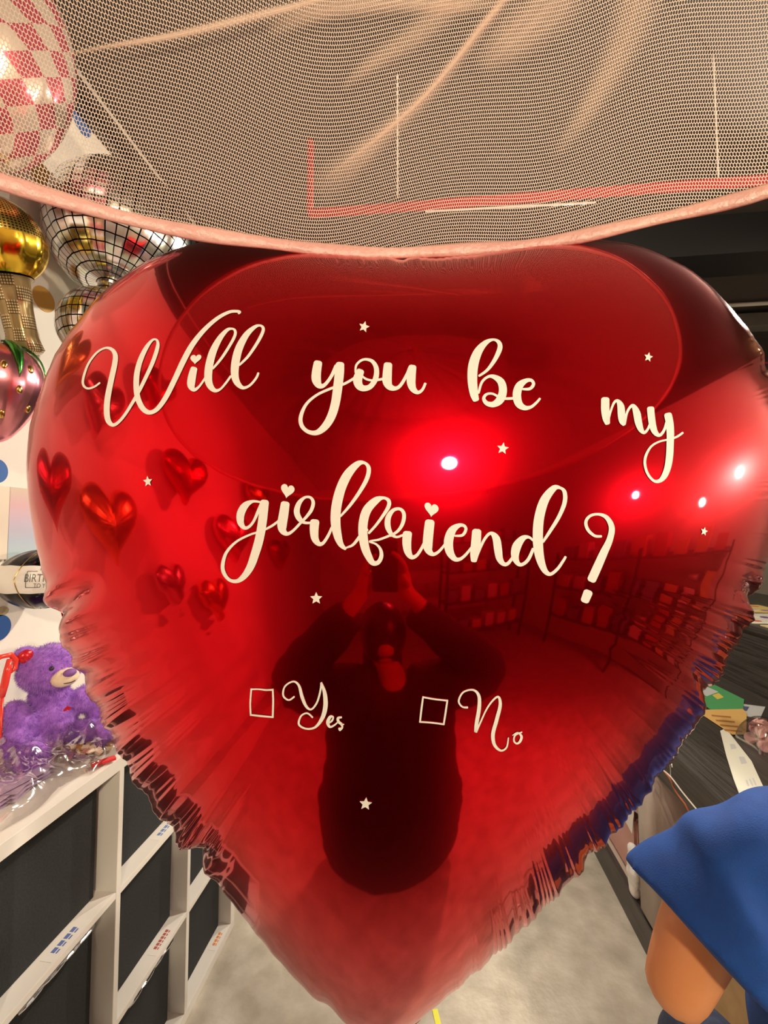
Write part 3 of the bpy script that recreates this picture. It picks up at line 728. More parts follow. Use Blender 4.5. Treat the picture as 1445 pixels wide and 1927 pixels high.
# ------------------------------------------------------------------ other foil balloons on the left wall
def lathe_uv(name, prof, M, m, parent=None, n=64, sq=1.0, wr=0.0, nw=40):
    V, UVs = [], []; acc = 0
    for i, (r, z) in enumerate(prof):
        if i: acc += math.hypot(r-prof[i-1][0], z-prof[i-1][1])
        for j in range(n+1):
            a = 2*PI*j/n; rr = r*(1+wr*math.sin(nw*a))
            V.append(M @ Vector((rr*math.cos(a), rr*math.sin(a)*sq, z))); UVs.append((j/n, acc))
    Fc = [(i*(n+1)+j, i*(n+1)+j+1, (i+1)*(n+1)+j+1, (i+1)*(n+1)+j) for i in range(len(prof)-1) for j in range(n)]
    if parent: V = [v-Vector(parent.location) for v in V]
    return mesh_obj(name, V, Fc, m, parent, True, uvs=UVs)
def grid_mat(name, base, nu, nv, th, metal=1.0, rough=.2, line=(.008,.008,.008), irr=0.0, rot=0.0):
    m = mat(name, base, rough, metal)
    tc = N(m, 'ShaderNodeTexCoord'); mp = N(m, 'ShaderNodeMapping'); mp.inputs['Scale'].default_value = (nu, nv, 1); mp.inputs['Rotation'].default_value = (0, 0, rot)
    fr_ = N(m, 'ShaderNodeVectorMath', operation='FRACTION'); sx = N(m, 'ShaderNodeSeparateXYZ')
    L(m, tc.outputs['UV'], mp.inputs[0]); L(m, mp.outputs[0], fr_.inputs[0]); L(m, fr_.outputs[0], sx.inputs[0])
    a = N(m, 'ShaderNodeMath', operation='LESS_THAN'); a.inputs[1].default_value = th; L(m, sx.outputs[0], a.inputs[0])
    b_ = N(m, 'ShaderNodeMath', operation='LESS_THAN'); b_.inputs[1].default_value = th; L(m, sx.outputs[1], b_.inputs[0])
    mx = N(m, 'ShaderNodeMath', operation='MAXIMUM'); L(m, a.outputs[0], mx.inputs[0]); L(m, b_.outputs[0], mx.inputs[1])
    c = N(m, 'ShaderNodeMix', data_type='RGBA'); c.inputs[6].default_value = (*base, 1); c.inputs[7].default_value = (*line, 1)
    L(m, mx.outputs[0], c.inputs[0]); L(m, c.outputs[2], BS(m).inputs['Base Color'])
    if irr:
        fl = N(m, 'ShaderNodeVectorMath', operation='FLOOR'); L(m, mp.outputs[0], fl.inputs[0])
        wn = N(m, 'ShaderNodeTexWhiteNoise', noise_dimensions='2D'); L(m, fl.outputs[0], wn.inputs['Vector'])
        hs = N(m, 'ShaderNodeMix', data_type='RGBA', blend_type='MULTIPLY'); hs.inputs[0].default_value = irr
        hs.inputs[6].default_value = (*base, 1); L(m, wn.outputs['Color'], hs.inputs[7]); L(m, hs.outputs[2], c.inputs[6])
        bp = N(m, 'ShaderNodeBump'); bp.inputs['Strength'].default_value = .35; bp.inputs['Distance'].default_value = .02
        L(m, wn.outputs['Value'], bp.inputs['Height']); L(m, bp.outputs[0], BS(m).inputs['Normal'])
    return m
def axisM(p, axis):      # local z along axis
    return Matrix.Translation(p) @ Vector(axis).to_track_quat('Z', 'Y').to_matrix().to_4x4()
# mirror-tile balloon
Xd = -1.045
c0 = PX_(232, 447, Xd); c1 = PX_(192, 618, Xd)
disco = empty('mirror_tile_balloon', c1, 'silver foil balloon gridded like a mirror ball, two bulbs, beside the heart balloon', 'balloon')
ax = (c0-c1); Ld = ax.length; Rb, Rs = .232, .125
prof = [(.002, -Rs)]
for k in range(1, 19): a = PI*k/20; prof.append((Rs*math.sin(a), -Rs*math.cos(a)))
neck = Ld-Rb*.93
prof = [p for p in prof if p[1] < neck-.02] + [(.040, neck-.008), (.036, neck), (.045, neck+.010)]
for k in range(2, 21): a = PI*k/20; prof.append((max(Rb*math.sin(a)**.9, .002), Ld-Rb*.93*math.cos(a)*1.0))
dM = axisM(c1, ax)
M_disco = grid_mat('mirror_tiles', (.88,.86,.83), 40, 33, .13, rough=.17, irr=.16)
lathe_uv('balloon_skin', prof, dM, M_disco, disco, 96, .93, .006, 22)
b = MB(); b.lathe([(.038,neck-.004),(.042,neck-.004),(.042,neck+.004),(.038,neck+.004)], 24, dM); b.build('neck_band', M_silver, disco)
b = MB(); b.tube([c0, (XL+.001, c0.y, c0.z)], .004, 6); b.build('wall_tie', M_white, disco)
# gold microphone-shaped balloon
Xg = -1.15
gA_, gB_ = PX_(2, 452, Xg), PX_(49, 668, Xg)
gold = empty('gold_balloon', gB_, 'gold foil balloon with black dotted round head and tapered patterned handle at the left edge', 'balloon')
ax = gA_-gB_; Lg_ = ax.length; gM = axisM(gB_, ax)
hp_ = [(.002,0),(.042,.004),(.050,.012),(.040,.05),(.042,.12),(.050,.2),(.060,Lg_-.095)]
M_gold2 = grid_mat('gold_checks', (.55,.40,.17), 90, 260, .30, .9, .22, (.10,.07,.03))
def gold_handle():
    m = mat('gold_handle_print', (.55,.42,.20), .28, .65)
    tc = N(m, 'ShaderNodeTexCoord'); mp = N(m, 'ShaderNodeMapping'); mp.inputs['Scale'].default_value = (9, 28, 1)
    ck = N(m, 'ShaderNodeTexChecker'); ck.inputs['Scale'].default_value = 1; ck.inputs[1].default_value = (.80,.64,.36,1); ck.inputs[2].default_value = (.42,.31,.15,1)
    L(m, tc.outputs['UV'], mp.inputs[0]); L(m, mp.outputs[0], ck.inputs[0])
    mp2 = N(m, 'ShaderNodeMapping'); mp2.inputs['Scale'].default_value = (45, 140, 1); fr_ = N(m, 'ShaderNodeVectorMath', operation='FRACTION'); sx = N(m, 'ShaderNodeSeparateXYZ')
    L(m, tc.outputs['UV'], mp2.inputs[0]); L(m, mp2.outputs[0], fr_.inputs[0]); L(m, fr_.outputs[0], sx.inputs[0])
    mn = N(m, 'ShaderNodeMath', operation='MINIMUM'); L(m, sx.outputs[0], mn.inputs[0]); L(m, sx.outputs[1], mn.inputs[1])
    lt = N(m, 'ShaderNodeMath', operation='LESS_THAN'); lt.inputs[1].default_value = .3; L(m, mn.outputs[0], lt.inputs[0])
    ml = N(m, 'ShaderNodeMath', operation='MULTIPLY'); L(m, lt.outputs[0], ml.inputs[0]); L(m, ck.outputs['Fac'], ml.inputs[1])
    c = N(m, 'ShaderNodeMix', data_type='RGBA'); L(m, ml.outputs[0], c.inputs[0]); L(m, ck.outputs[0], c.inputs[6]); c.inputs[7].default_value = (.09,.06,.03,1)
    L(m, c.outputs[2], BS(m).inputs['Base Color']); return m
lathe_uv('handle', hp_, gM, gold_handle(), gold, 64, .8, .012, 14)
Rg = .104
hd = [(.055, Lg_-Rg*.85)] + [(max(Rg*math.sin(PI*k/24), .001), Lg_-Rg*math.cos(PI*k/24)) for k in range(5, 25)]
M_goldh = grid_mat('gold_dots', (.10,.065,.02), 76, 150, .38, 1.0, .25, (.75,.52,.12))
def gold_head():
    m = M_goldh; return m
lathe_uv('head', hd, gM, gold_head(), gold, 96, .9, .004, 30)
band = [(Rg*math.sin(PI*k/24)+.002, Lg_-Rg*math.cos(PI*k/24)) for k in range(5, 13)]
lathe_uv('gold_band', [(.057, Lg_-Rg*.86)]+band, gM, mat('bright_gold_foil', (.95,.62,.06), .16, 1.0), gold, 64, .9, .012, 12)
b = MB(); b.tube([gA_, (XL+.001, gA_.y, gA_.z)], .004, 6); b.build('wall_tie', M_white, gold)
# strawberry balloon
Xs = -1.15; sc_ = PX_(-6, 735, Xs)
straw = empty('strawberry_balloon', sc_, 'pink strawberry-shaped foil balloon with green leaves and golden seeds at the left edge', 'balloon')
sp_ = []
for k in range(25):
    a = PI*k/24; z = math.cos(a); r = math.sin(a)**.85*(1.0+.16*z if z > 0 else 1.0+.22*z) if 0 < k < 24 else .01
    sp_.append((r*.110, -z*.125-.004 if False else z*.125))
sp_ = [(r*(1.0 if z > 0 else 1-.25*(-z/.125)**1.2), z*(1.0 if z > 0 else 1.12)) for r, z in sp_]
M_pinkf = foil('pink_foil', (.92,.34,.42), .15, .32, .6, .3)
lathe_uv('fruit', sp_[::-1], Matrix.Translation(sc_), M_pinkf, straw, 64, .8, .006, 20)
def ss(th, z):   # strawberry surface point
    zs = [p[1] for p in sp_][::-1]; rs_ = [p[0] for p in sp_][::-1]; r = float(np.interp(z, zs, rs_))
    return Vector((r*math.cos(th), r*math.sin(th)*.8, z))
for k, (th, z) in enumerate([(-1.25,.035),(-.70,.045),(-.95,-.02),(-.35,-.01),(-1.5,-.035),(-.65,-.075),(-.1,.05),(-1.2,-.09),(.1,-.05)]):
    p_ = ss(th, z); nrm = Vector((p_.x, p_.y/.64, p_.z*.4)).normalized()
    b = MB(); b.ball(sc_+p_, (.007, .0035, .012), M=nrm.to_track_quat('Y', 'Z').to_matrix().to_4x4(), n=12)
    b.build('seed', mat('gold_seed', (.8,.5,.15), .2, 1.0) if k == 0 else bpy.data.materials['gold_seed'], straw, True)
M_leaf = foil('green_foil', (.06,.30,.05), .12, .3, .5, .2)
for k in range(7):
    th = -2.3+k*2*PI/7+.12; V = []; Ln = 12
    for i in range(Ln+1):
        s = i/Ln; wv = .042*math.sin(PI*min(1, s*.9+.1))*(1-s*.55); z = .128-.02*s-.095*s**1.6
        for q in (-1, 0, 1):
            rr = .012+.098*s**.75
            base = ss(th, min(z, .115)); r0 = math.hypot(base.x, base.y/.8)
            r0 = max(min(rr, .2), 0) if s < .25 else r0
            a2 = th + q*wv/max(r0, .03)*.5
            V.append(Vector((r0*math.cos(a2), r0*math.sin(a2)*.8, z + .012*(1-abs(q))*0 + .004)) * (1.035 if s > 0.2 else 1.0) + Vector((0,0,.002+.003*(q == 0))))
    Fc = [(i*3+q, i*3+q+1, (i+1)*3+q+1, (i+1)*3+q) for i in range(Ln) for q in range(2)]
    o = mesh_obj('leaf', V, Fc, M_leaf, straw, True)
    sm = o.modifiers.new('thick', 'SOLIDIFY'); sm.thickness = .0025; sm.offset = 1
b = MB(); b.tube([sc_, (XL+.001, sc_.y, sc_.z)], .004, 6); b.build('wall_tie', M_white, straw)
# pink checked balloon high up
Xp = -1.10; pc = PX_(-30, 118, Xp)
pk = empty('checked_balloon', pc, 'large pink and white checked foil balloon at the top left corner behind the net', 'balloon')
def checked():
    m = foil('pink_checks', (.85,.30,.36), .13, .3, .5, .3); b2 = m.node_tree.nodes[m['b2']]
    tc = N(m, 'ShaderNodeTexCoord'); mp = N(m, 'ShaderNodeMapping'); mp.inputs['Rotation'].default_value = (math.radians(42), 0, 0)
    ck = N(m, 'ShaderNodeTexChecker'); ck.inputs['Scale'].default_value = 23.0; ck.inputs[1].default_value = (.62,.09,.16,1); ck.inputs[2].default_value = (.80,.66,.58,1)
    mp.inputs['Scale'].default_value = (.001, 1, 1); mp.inputs['Location'].default_value = (.04, 0, 0)
    L(m, tc.outputs['Object'], mp.inputs[0]); L(m, mp.outputs[0], ck.inputs[0])
    L(m, ck.outputs[0], BS(m).inputs['Base Color']); L(m, ck.outputs[0], b2.inputs['Base Color'])
    BS(m).inputs['Metallic'].default_value = .6; b2.inputs['Metallic'].default_value = .5; return m
pp = [(.002,-.255)] + [(.215*math.sin(PI*k/24)**.9, -.255*math.cos(PI*k/24)) for k in range(1, 24)] + [(.002,.255)]
lathe_uv('balloon_skin', pp, Matrix.Translation(pc), checked(), pk, 72, .68, .005, 26)
pk.children[0].location = (0, 0, 0)
b = MB(); b.tube([pc, (XL+.001, pc.y, pc.z)], .004, 6); b.build('wall_tie', M_white, pk)
# black and white birthday balloon
Xb = -1.15; bc = PX_(83, 1089, Xb)
bd = empty('birthday_balloon', bc, 'black foil balloon with a white lettered band, above the purple teddy bear', 'balloon')
ra, rb_, rc = .105, .118, .086
def ell(u, v, k=1.0): return Vector((ra*k*math.cos(v)*math.cos(u), rb_*k*math.cos(v)*math.sin(u), rc*k*math.sin(v)))
nu_, nv_ = 96, 48; V, mi, Fc = [], [], []
for i in range(nv_+1):
    v = -PI/2+PI*i/nv_
    for j in range(nu_):
        u = 2*PI*j/nu_; p_ = ell(u, v); rr = 1+.012*math.sin(18*u)*abs(math.sin(v)); V.append(Vector((p_.x*rr, p_.y*rr, p_.z*(1+.02*math.sin(11*u)))))
for i in range(nv_):
    for j in range(nu_):
        Fc.append((i*nu_+j, i*nu_+(j+1) % nu_, (i+1)*nu_+(j+1) % nu_, (i+1)*nu_+j)); mi.append(1 if abs(i+.5-nv_/2) < nv_*.15 else 0)
tiltb = Matrix.Rotation(math.radians(-5), 4, 'X')
mesh_obj('balloon_skin', [tiltb @ v for v in V], Fc, None, bd, True, mats=[foil('black_foil', (.02,.02,.02), .12, .3, .5, .6), mat('white_band', (.80,.77,.72), .3, .0, Coat_Weight=.5)], mi=mi)
def text_on(name, txt, size, uc, vc, m, k=1.006):
    cu = bpy.data.curves.new('t', 'FONT'); cu.body = txt; cu.size = size; cu.align_x = 'CENTER'; cu.align_y = 'CENTER'; cu.resolution_u = 3
    to = bpy.data.objects.new('t', cu); COL.objects.link(to); dg = bpy.context.evaluated_depsgraph_get()
    me = bpy.data.meshes.new_from_object(to.evaluated_get(dg)); bpy.data.objects.remove(to)
    bm = bmesh.new(); bm.from_mesh(me); bmesh.ops.triangulate(bm, faces=bm.faces[:]); bmesh.ops.subdivide_edges(bm, edges=[e for e in bm.edges if e.calc_length() > size*.25], cuts=2, use_grid_fill=False)
    for v in bm.verts:
        v.co = tiltb @ ell(uc + v.co.x/rb_, vc + v.co.y*1.5/rc, k)
    bm.to_mesh(me); bm.free(); me.materials.clear(); me.materials.append(m)
    o = bpy.data.objects.new(name, me); COL.objects.link(o); o.parent = bd; return o
M_ink = mat('grey_print', (.10,.10,.10), .5)
U0 = -.62
text_on('lettering', 'HAPPY', .008, U0-.10, .33, M_ink)
text_on('lettering', 'BIRTHDAY', .021, U0-.07, .04, M_ink)
text_on('lettering', 'TO YOU', .012, U0-.10, -.20, M_ink)
for (u0, v0, u1, v1) in ((-.68,.27,-.68,-.25),(-.68,.27,-.40,.27),(-.68,-.25,-.36,-.25),(.75,.27,.75,-.25)):
    b = MB(); b.tube([bc + (tiltb @ ell(U0+.04+.72*(u0+(u1-u0)*k/8), v0+(v1-v0)*k/8, 1.003)) for k in range(9)], .0009, 6); b.build('print_frame', M_ink, bd)
b = MB(); b.tube([bc + (tiltb @ ell(-1.32+.25*abs(1-k/15), -1.4+2.8*k/30, 1.006)) for k in range(31)], .0014, 6); b.build('gold_string', mat('gold_string', (.6,.4,.15), .3, 1.0), bd)
b = MB(); b.tube([bc, (XL+.001, bc.y, bc.z)], .004, 6); b.build('wall_tie', M_white, bd)

# ------------------------------------------------------------------ purple teddy bear on the shelf
def remeshed(name, balls, m, vox, parent, loc):
    b = MB()
    for c, r, *rest in balls: b.ball(Vector(c), r, M=rest[0] if rest else None, n=24)
    me = bpy.data.meshes.new('tmp'); me.from_pydata([tuple(v) for v in b.v], [], b.f)
    to = bpy.data.objects.new('tmp', me); COL.objects.link(to)
    rm = to.modifiers.new('r', 'REMESH'); rm.mode = 'VOXEL'; rm.voxel_size = vox
    sm = to.modifiers.new('s', 'SMOOTH'); sm.iterations = 6; sm.factor = .6
    dg = bpy.context.evaluated_depsgraph_get(); out = bpy.data.meshes.new_from_object(to.evaluated_get(dg)); bpy.data.objects.remove(to)
    return out
bl = PX_(92, 1300, -1.12); bl = Vector((bl.x, bl.y, SH))
FR = Vector((.86, -.36, 0)).normalized(); SD = Vector((-FR.y, FR.x, 0))   # facing the aisle; side axis to its left
bear = empty('teddy_bear', bl, 'purple plush teddy bear with cream muzzle sitting on the white shelf by the wall', 'teddy bear')
def bp_(f, s, z): return FR*f + SD*s + Vector((0, 0, z))
HC = bp_(.015, -.004, .245)
Mb = Matrix((( FR.x, SD.x, 0, 0), (FR.y, SD.y, 0, 0), (0, 0, 1, 0), (0, 0, 0, 1)))
balls = [(bp_(0,0,.085), (.066,.070,.085), Mb), (HC, (.066,.078,.068), Mb), (HC+bp_(.035,.0,-.018), (.040,.050,.038), Mb), (bp_(.005,.0,.165), (.045,.05,.04), Mb),
  (HC+bp_(-.005,-.062,.048), (.018,.028,.028), Mb), (HC+bp_(-.005,.062,.048), (.018,.028,.028), Mb),
  (bp_(.03,-.078,.125), (.032,.034,.062), Mb @ Matrix.Rotation(.35, 4, 'X')), (bp_(.045,-.092,.08), (.034,.032,.040), Mb),
  (bp_(.03,.082,.130), (.034,.045,.040), Mb), (bp_(.045,.115,.098), (.036,.036,.038), Mb),
  (bp_(.07,-.06,.040), (.062,.038,.038), Mb @ Matrix.Rotation(-.4, 4, 'Z')), (bp_(.07,.07,.040), (.062,.038,.038), Mb @ Matrix.Rotation(.4, 4, 'Z')),
  (bp_(.125,-.085,.048), (.026,.036,.046), Mb), (bp_(.125,.095,.048), (.026,.036,.046), Mb)]
bme = remeshed('body', balls, None, .006, bear, bl)
M_plush = noise_mat('purple_plush', (.27,.085,.52), (.42,.17,.68), 60, .9, 0)
BS(M_plush).inputs['Sheen Weight'].default_value = .4
vs = [v.co.copy() for v in bme.vertices]; fs = [tuple(p.vertices) for p in bme.polygons]
nb0 = len(fs); rnd = random.Random(2)
areas = [p.area for p in bme.polygons]; cen = [(p.center.copy(), p.normal.copy()) for p in bme.polygons]
for k in range(26000):
    c, nn = cen[rnd.randrange(len(cen))]
    tdir = nn.orthogonal().normalized(); tdir.rotate(Matrix.Rotation(rnd.random()*6.28, 3, nn)); bt = nn.cross(tdir)
    c = c + tdir*rnd.uniform(-.003,.003) + bt*rnd.uniform(-.003,.003)
    d = (nn*.7 + Vector((0,0,-.55)) + Vector((rnd.uniform(-.4,.4), rnd.uniform(-.4,.4), rnd.uniform(-.3,.3)))).normalized()
    ln = rnd.uniform(.006, .012); i = len(vs); wd_ = .0007
    vs += [c - tdir*wd_, c + tdir*wd_, c + d*ln]; fs.append((i, i+1, i+2))
mesh_obj('body', vs, fs, M_plush, bear, True)
M_cream = noise_mat('cream_plush', (.75,.58,.42), (.82,.66,.50), 80, .9)
b = MB(); b.ball(bl+HC+bp_(.066,.008,-.020), (.026,.036,.026), Mb, 20); muz = b.build('muzzle', M_cream, bear, True)
b = MB(); b.ball(bl+HC+bp_(.089,.010,-.004), (.012,.017,.011), Mb, 16); b.build('nose', mat('purple_velvet', (.22,.08,.33), .6), muz, True)
b = MB(); b.tube([bl+HC+bp_(.090-.6*abs(s)**1.5*2, .010+s, -.032+9*s*s) for s in (-.014,-.007,0,.007,.014)], .0013, 6); b.build('mouth', M_black, muz)
for s in (-1, 1):
    b = MB(); b.ball(bl+HC+bp_(.060, .008+.031*s, .012), .0065, n=12); b.build('eye', M_black, bear, True)
    b = MB(); b.ball(bl+HC+bp_(.010, .064*s, .049), (.012,.019,.019), Mb, 14); b.build('ear_lining', mat('red_satin', (.65,.02,.03), .25, .4) if s < 0 else bpy.data.materials['red_satin'], bear, True)
b = MB()
V, Fc = poly_fill(heart_poly((-.006,.006), (.006,.006), (0,-.008)), 2)
hv = [bl + bp_(.083, .012+x, .135-y) for x, y in V]; b.add(hv, Fc); b.build('heart_badge', bpy.data.materials['red_satin'], bear)

# red script letter ornament at the left edge
lp = PX_(2, 1268, -1.13)
lm = MB()
def lpt(px, py): return PX_(px, py, -1.13)
lm.tube([lpt(4,1312), lpt(8,1290), lpt(14,1262), lpt(18,1240)], [.006,.009,.009,.006], 10)
lm.tube([lpt(-14,1246), lpt(2,1236), lpt(20,1232), lpt(30,1242), lpt(28,1258), lpt(16,1268)], [.004,.006,.007,.007,.006,.004], 10)
lm.tube([lpt(-30,1300), lpt(-20,1262), lpt(-8,1262)], .007, 10)
lm.tube([(lpt(4,1312)), Vector((-1.13, lpt(4,1312).y, SH))], [.004, .003], 8)
o = lm.build('letter_ornament', mat('red_gloss', (.75,.05,.035), .2), smooth=True); tag(o, 'glossy red script letter standing on the shelf at the left edge beside the bear', 'ornament')

# clear plastic bags heaped on the shelf
def clear_film():
    m = bpy.data.materials.new('clear_film'); m.use_nodes = True; nt = m.node_tree; nt.nodes.clear(); out = N(m, 'ShaderNodeOutputMaterial')
    tr = N(m, 'ShaderNodeBsdfTransparent'); tr.inputs[0].default_value = (.93,.91,.90,1)
    gl = N(m, 'ShaderNodeBsdfGlossy'); gl.inputs[1].default_value = .10; gl.inputs[0].default_value = (1,.97,.92,1)
    lw = N(m, 'ShaderNodeLayerWeight'); lw.inputs[0].default_value = .35; mx = N(m, 'ShaderNodeMixShader')
    mr = N(m, 'ShaderNodeMapRange'); mr.inputs[3].default_value = .12; mr.inputs[4].default_value = .75
    L(m, lw.outputs['Facing'], mr.inputs[0]); L(m, mr.outputs[0], mx.inputs[0]); L(m, tr.outputs[0], mx.inputs[1]); L(m, gl.outputs[0], mx.inputs[2]); L(m, mx.outputs[0], out.inputs[0])
    return m
M_film = clear_film()
def bag(name, x0, x1, y0, y1, hgt, seed, lab):
    r = np.random.RandomState(seed); n = 70
    W = [(r.rand(2)*2-1, r.rand()*6.28, r.uniform(7, 24)) for _ in range(14)]
    V = []; 
    for i in range(n+1):
        for j in range(n+1):
            u, v = i/n, j/n; e = (16*u*(1-u)*v*(1-v))**.45
            z = hgt*e*(.7+.3*math.sin(3*u+2*v+seed))
            for d, p_, k in W:
                q = (d[0]*u+d[1]*v)*k + p_; z += hgt*.055*e*(1-abs(math.sin(q)))**2*1.2
            V.append(Vector((x0+(x1-x0)*u + .008*math.sin(9*v+seed), y0+(y1-y0)*v + .010*math.sin(7*u+seed), SH+.003+z)))
    Fc = [(i*(n+1)+j, (i+1)*(n+1)+j, (i+1)*(n+1)+j+1, i*(n+1)+j+1) for i in range(n) for j in range(n)]
    e = empty(name, ((x0+x1)/2, (y0+y1)/2, SH), lab, 'bag')
    mesh_obj('film', [v-Vector(e.location) for v in V], Fc, M_film, e, True); return e
bag1 = bag('plastic_bag', -1.20, -.90, 1.02, 1.42, .100, 1, 'crinkled clear plastic bag of beige beads lying in front of the teddy bear')
bag2 = bag('plastic_bag', -1.24, -.91, .80, 1.10, .075, 5, 'clear plastic bag with lilac contents on the shelf top, nearer than the bead bag')
rnd = random.Random(5); b = MB(); b2_ = MB()
for k in range(170):
    u, v = rnd.uniform(-.10,.12), rnd.uniform(-.14,.15)
    b.box(-.008,.008,-.006,.006,-.003,.003, M=Matrix.Translation((-1.05+u, 1.22+v, SH+.009+rnd.random()*.045*max(0, 1-abs(u)*6))) @ Matrix.Rotation(rnd.random()*3, 4, 'Z') @ Matrix.Rotation(rnd.random()*.8, 4, 'X'), mi=rnd.choice((0,0,0,1,2)))
o = b.build('bead_filling', None, bag1, mats=[mat('beige_beads', (.72,.55,.42), .5), mat('gold_beads', (.7,.42,.1), .3, .8), mat('rose_beads', (.6,.25,.2), .5)]); o['kind'] = 'stuff'
M_lil = noise_mat('lilac_paper', (.42,.27,.55), (.60,.45,.62), 14, .6)
b = MB()
for k in range(9): b.box(-.10,.10,-.07,.07,0,.002, M=Matrix.Translation((-1.09, .95, SH+.004+k*.003)) @ Matrix.Rotation(.3*math.sin(k*2.1), 4, 'Z') @ Matrix.Rotation(.05, 4, 'X'))
b.build('lilac_sheets', M_lil, bag2)
b = MB(); q = PZ_(195, 1425, SH+.02); b.box(-.028,.028,-.010,.010,0,.006, M=Matrix.Translation((q.x, q.y, SH+.006)) @ Matrix.Rotation(.9, 4, 'Z'))
b.build('red_tag', mat('red_tag', (.7,.03,.03), .4), bag1)

# ------------------------------------------------------------------ counter at the right
CX, CH, CX2, LH = .88, .93, 1.64, 1.275
CY0, CY1 = 1.12, 4.4
counter = empty('counter', (CX+.4, CY0, 0), 'dark grey woodgrain counter with a raised back ledge and open storage below, at the right', 'counter')
b = MB(); b.box(CX, CX2, CY0, CY1, CH-.045, CH, bev=.002); b.build('countertop', M_wood, counter)
b = MB(); b.box(CX+.02, CX+.04, CY0, CY1, CH-.16, CH-.045); b.build('apron', M_wood, counter)
b = MB(); b.box(CX2, CX2+.03, CY0, CY1, 0, LH-.03); b.build('ledge_panel', M_wood, counter)
b = MB(); b.box(CX2-.02, CX2+.9, CY0, CY1, LH-.03, LH, bev=.002); b.build('ledge_top', M_wood, counter)
b = MB(); b.box(CX, CX+.03, CY0, CY1, 0, .13); b.build('plinth', M_wood, counter)
b = MB(); b.box(CX+.03, CX2, CY0, CY1, .10, .128); b.build('bottom_shelf', mat('beige_board', (.52,.43,.36), .5), counter)
b = MB(); b.box(CX+.50, CX+.52, CY0, CY1, .128, CH-.045); b.build('inner_panel', M_wood, counter)
M_post = noise_mat('beige_laminate', (.40,.33,.28), (.46,.39,.33), 6, .4)
b = MB(); b.box(CX+.004, CX+.36, 1.80, 1.98, .13, CH-.16, bev=.018); b.build('upright', M_post, counter, True)
b = MB(); b.box(CX+.004, CX+.5, 3.0, 3.03, .13, CH-.16); b.build('upright', M_post, counter)
# things under the counter
def paper_stack(name, px, py, X, y, w_, h, th, m, lab, cat, rz=0, lean=0):
    q = PX_(px, py, X); e = MB(); e.box(-th/2, th/2, -w_/2, w_/2, 0, h, bev=.001)
    o = e.build(name, m); o.location = q; o.rotation_euler = (lean, 0, rz); return tag(o, lab, cat)
b = MB(); b.box(.93,1.20, 2.10, 2.46, .13, .42, bev=.012)
tag(b.build('storage_box', mat('pink_plastic', (.62,.34,.30), .45)), 'pink plastic box on the open shelf under the counter', 'box')
e = empty('document', (.915, 2.05, .43), 'white printed sheets leaning on the pink box under the counter', 'document')
b = MB(); b.box(-.0, .003, -.13, .13, 0, .32, M=Matrix.Translation((.905, 2.20, .40)) @ Matrix.Rotation(.18, 4, 'X')); b.build('sheet', M_paper, e)
b = MB()
for k in range(5): b.box(-.0015, -.0003, -.07+.02*k, -.062+.02*k, .05+.02*(k % 2), .20-.03*(k % 3), M=Matrix.Translation((.905, 2.20, .40)) @ Matrix.Rotation(.18, 4, 'X'))
b.build('print', M_ink, e)
b = MB()
for k in range(9): b.ball((.885+.02*rnd.random(), 2.02+.05*rnd.random(), .15+k*.022), (.022, .035, .03), n=10)
o = b.build('plastic_bag', mat('white_film', (.8,.78,.76), .35)); tag(o, 'crumpled white carrier bag beside the upright on the lowest shelf of the counter', 'bag')
o.modifiers.new('r', 'REMESH').mode = 'VOXEL'; o.modifiers['r'].voxel_size = .008
e = empty('cardboard_box', (1.10, 1.50, .128), 'brown cardboard box with a paper label, on the counter shelf right of the upright', 'box')
M_card = noise_mat('cardboard', (.40,.26,.12), (.46,.31,.15), 20, .8)
b = MB(); b.box(.93,1.30, 1.30,1.67, .128,.60, bev=.003); b.build('carton', M_card, e)
# label with the letter A on the carton's aisle side
lq = PX_(1246, 1574, .9285)
b = MB(); b.box(.9275, .9290, lq.y-.055, lq.y+.055, lq.z-.085, lq.z+.055); pl_ = b.build('paper_label', M_paper, e)
b = MB()
def az_(u, v): return Vector((.9268, lq.y-.005 - u, lq.z + v))
for (p0, p1) in (((-.022,-.03),(0,.035)),((0,.035),(.022,-.03)),((-.013,-.006),(.013,-.006))): b.tube([az_(*p0), az_(*p1)], .0028, 6)
b.build('letter_a', M_black, e)
e = empty('grey_pouch', (.98, 1.42, .62), 'grey plastic pouch holding dark items on top of the cardboard box', 'pouch')
b = MB(); b.box(.90,1.06, 1.36,1.56, .60,.72, bev=.03); b.build('pouch', mat('grey_film', (.32,.28,.26), .3, .0, Coat_Weight=.6), e, True)
b = MB(); b.ball((.90, 1.45, .66), (.006,.05,.03), n=14); b.ball((.90, 1.40, .69), (.006,.02,.012), n=10); b.build('dark_item', M_black, e, True)
# cables hanging at the counter edge
def cable(pix, X, rad, m, lab):
    b = MB(); P = catmull([tuple(PX_(x, y, X_)) for (x, y), X_ in zip(pix, X)], 8); b.tube(P, rad, 8); return tag(b.build('cable', m, smooth=True), lab, 'cable')
cable([(1215,1438),(1240,1444),(1258,1462),(1272,1490),(1290,1515),(1300,1536)], [.87,.865,.86,.86,.86,.86], .0028, mat('orange_cable', (.62,.16,.05), .5), 'thin orange cable draped over the counter edge')
cable([(1246,1448),(1262,1462),(1285,1492),(1308,1520),(1320,1535)], [.855]*5, .0026, mat('white_cable', (.75,.70,.62), .4), 'thin white cable hanging alongside the orange cable at the counter edge')
b = MB(); P = [PX_(1262,1461,.858), PX_(1262,1448,.858), PX_(1261,1440,.858), PX_(1264,1438,.858), PX_(1265,1444,.858)]; b.tube(P, .0022, 8)
tag(b.build('wire_hook', M_metal), 'small shiny wire hook at the counter edge above the cables', 'hook')
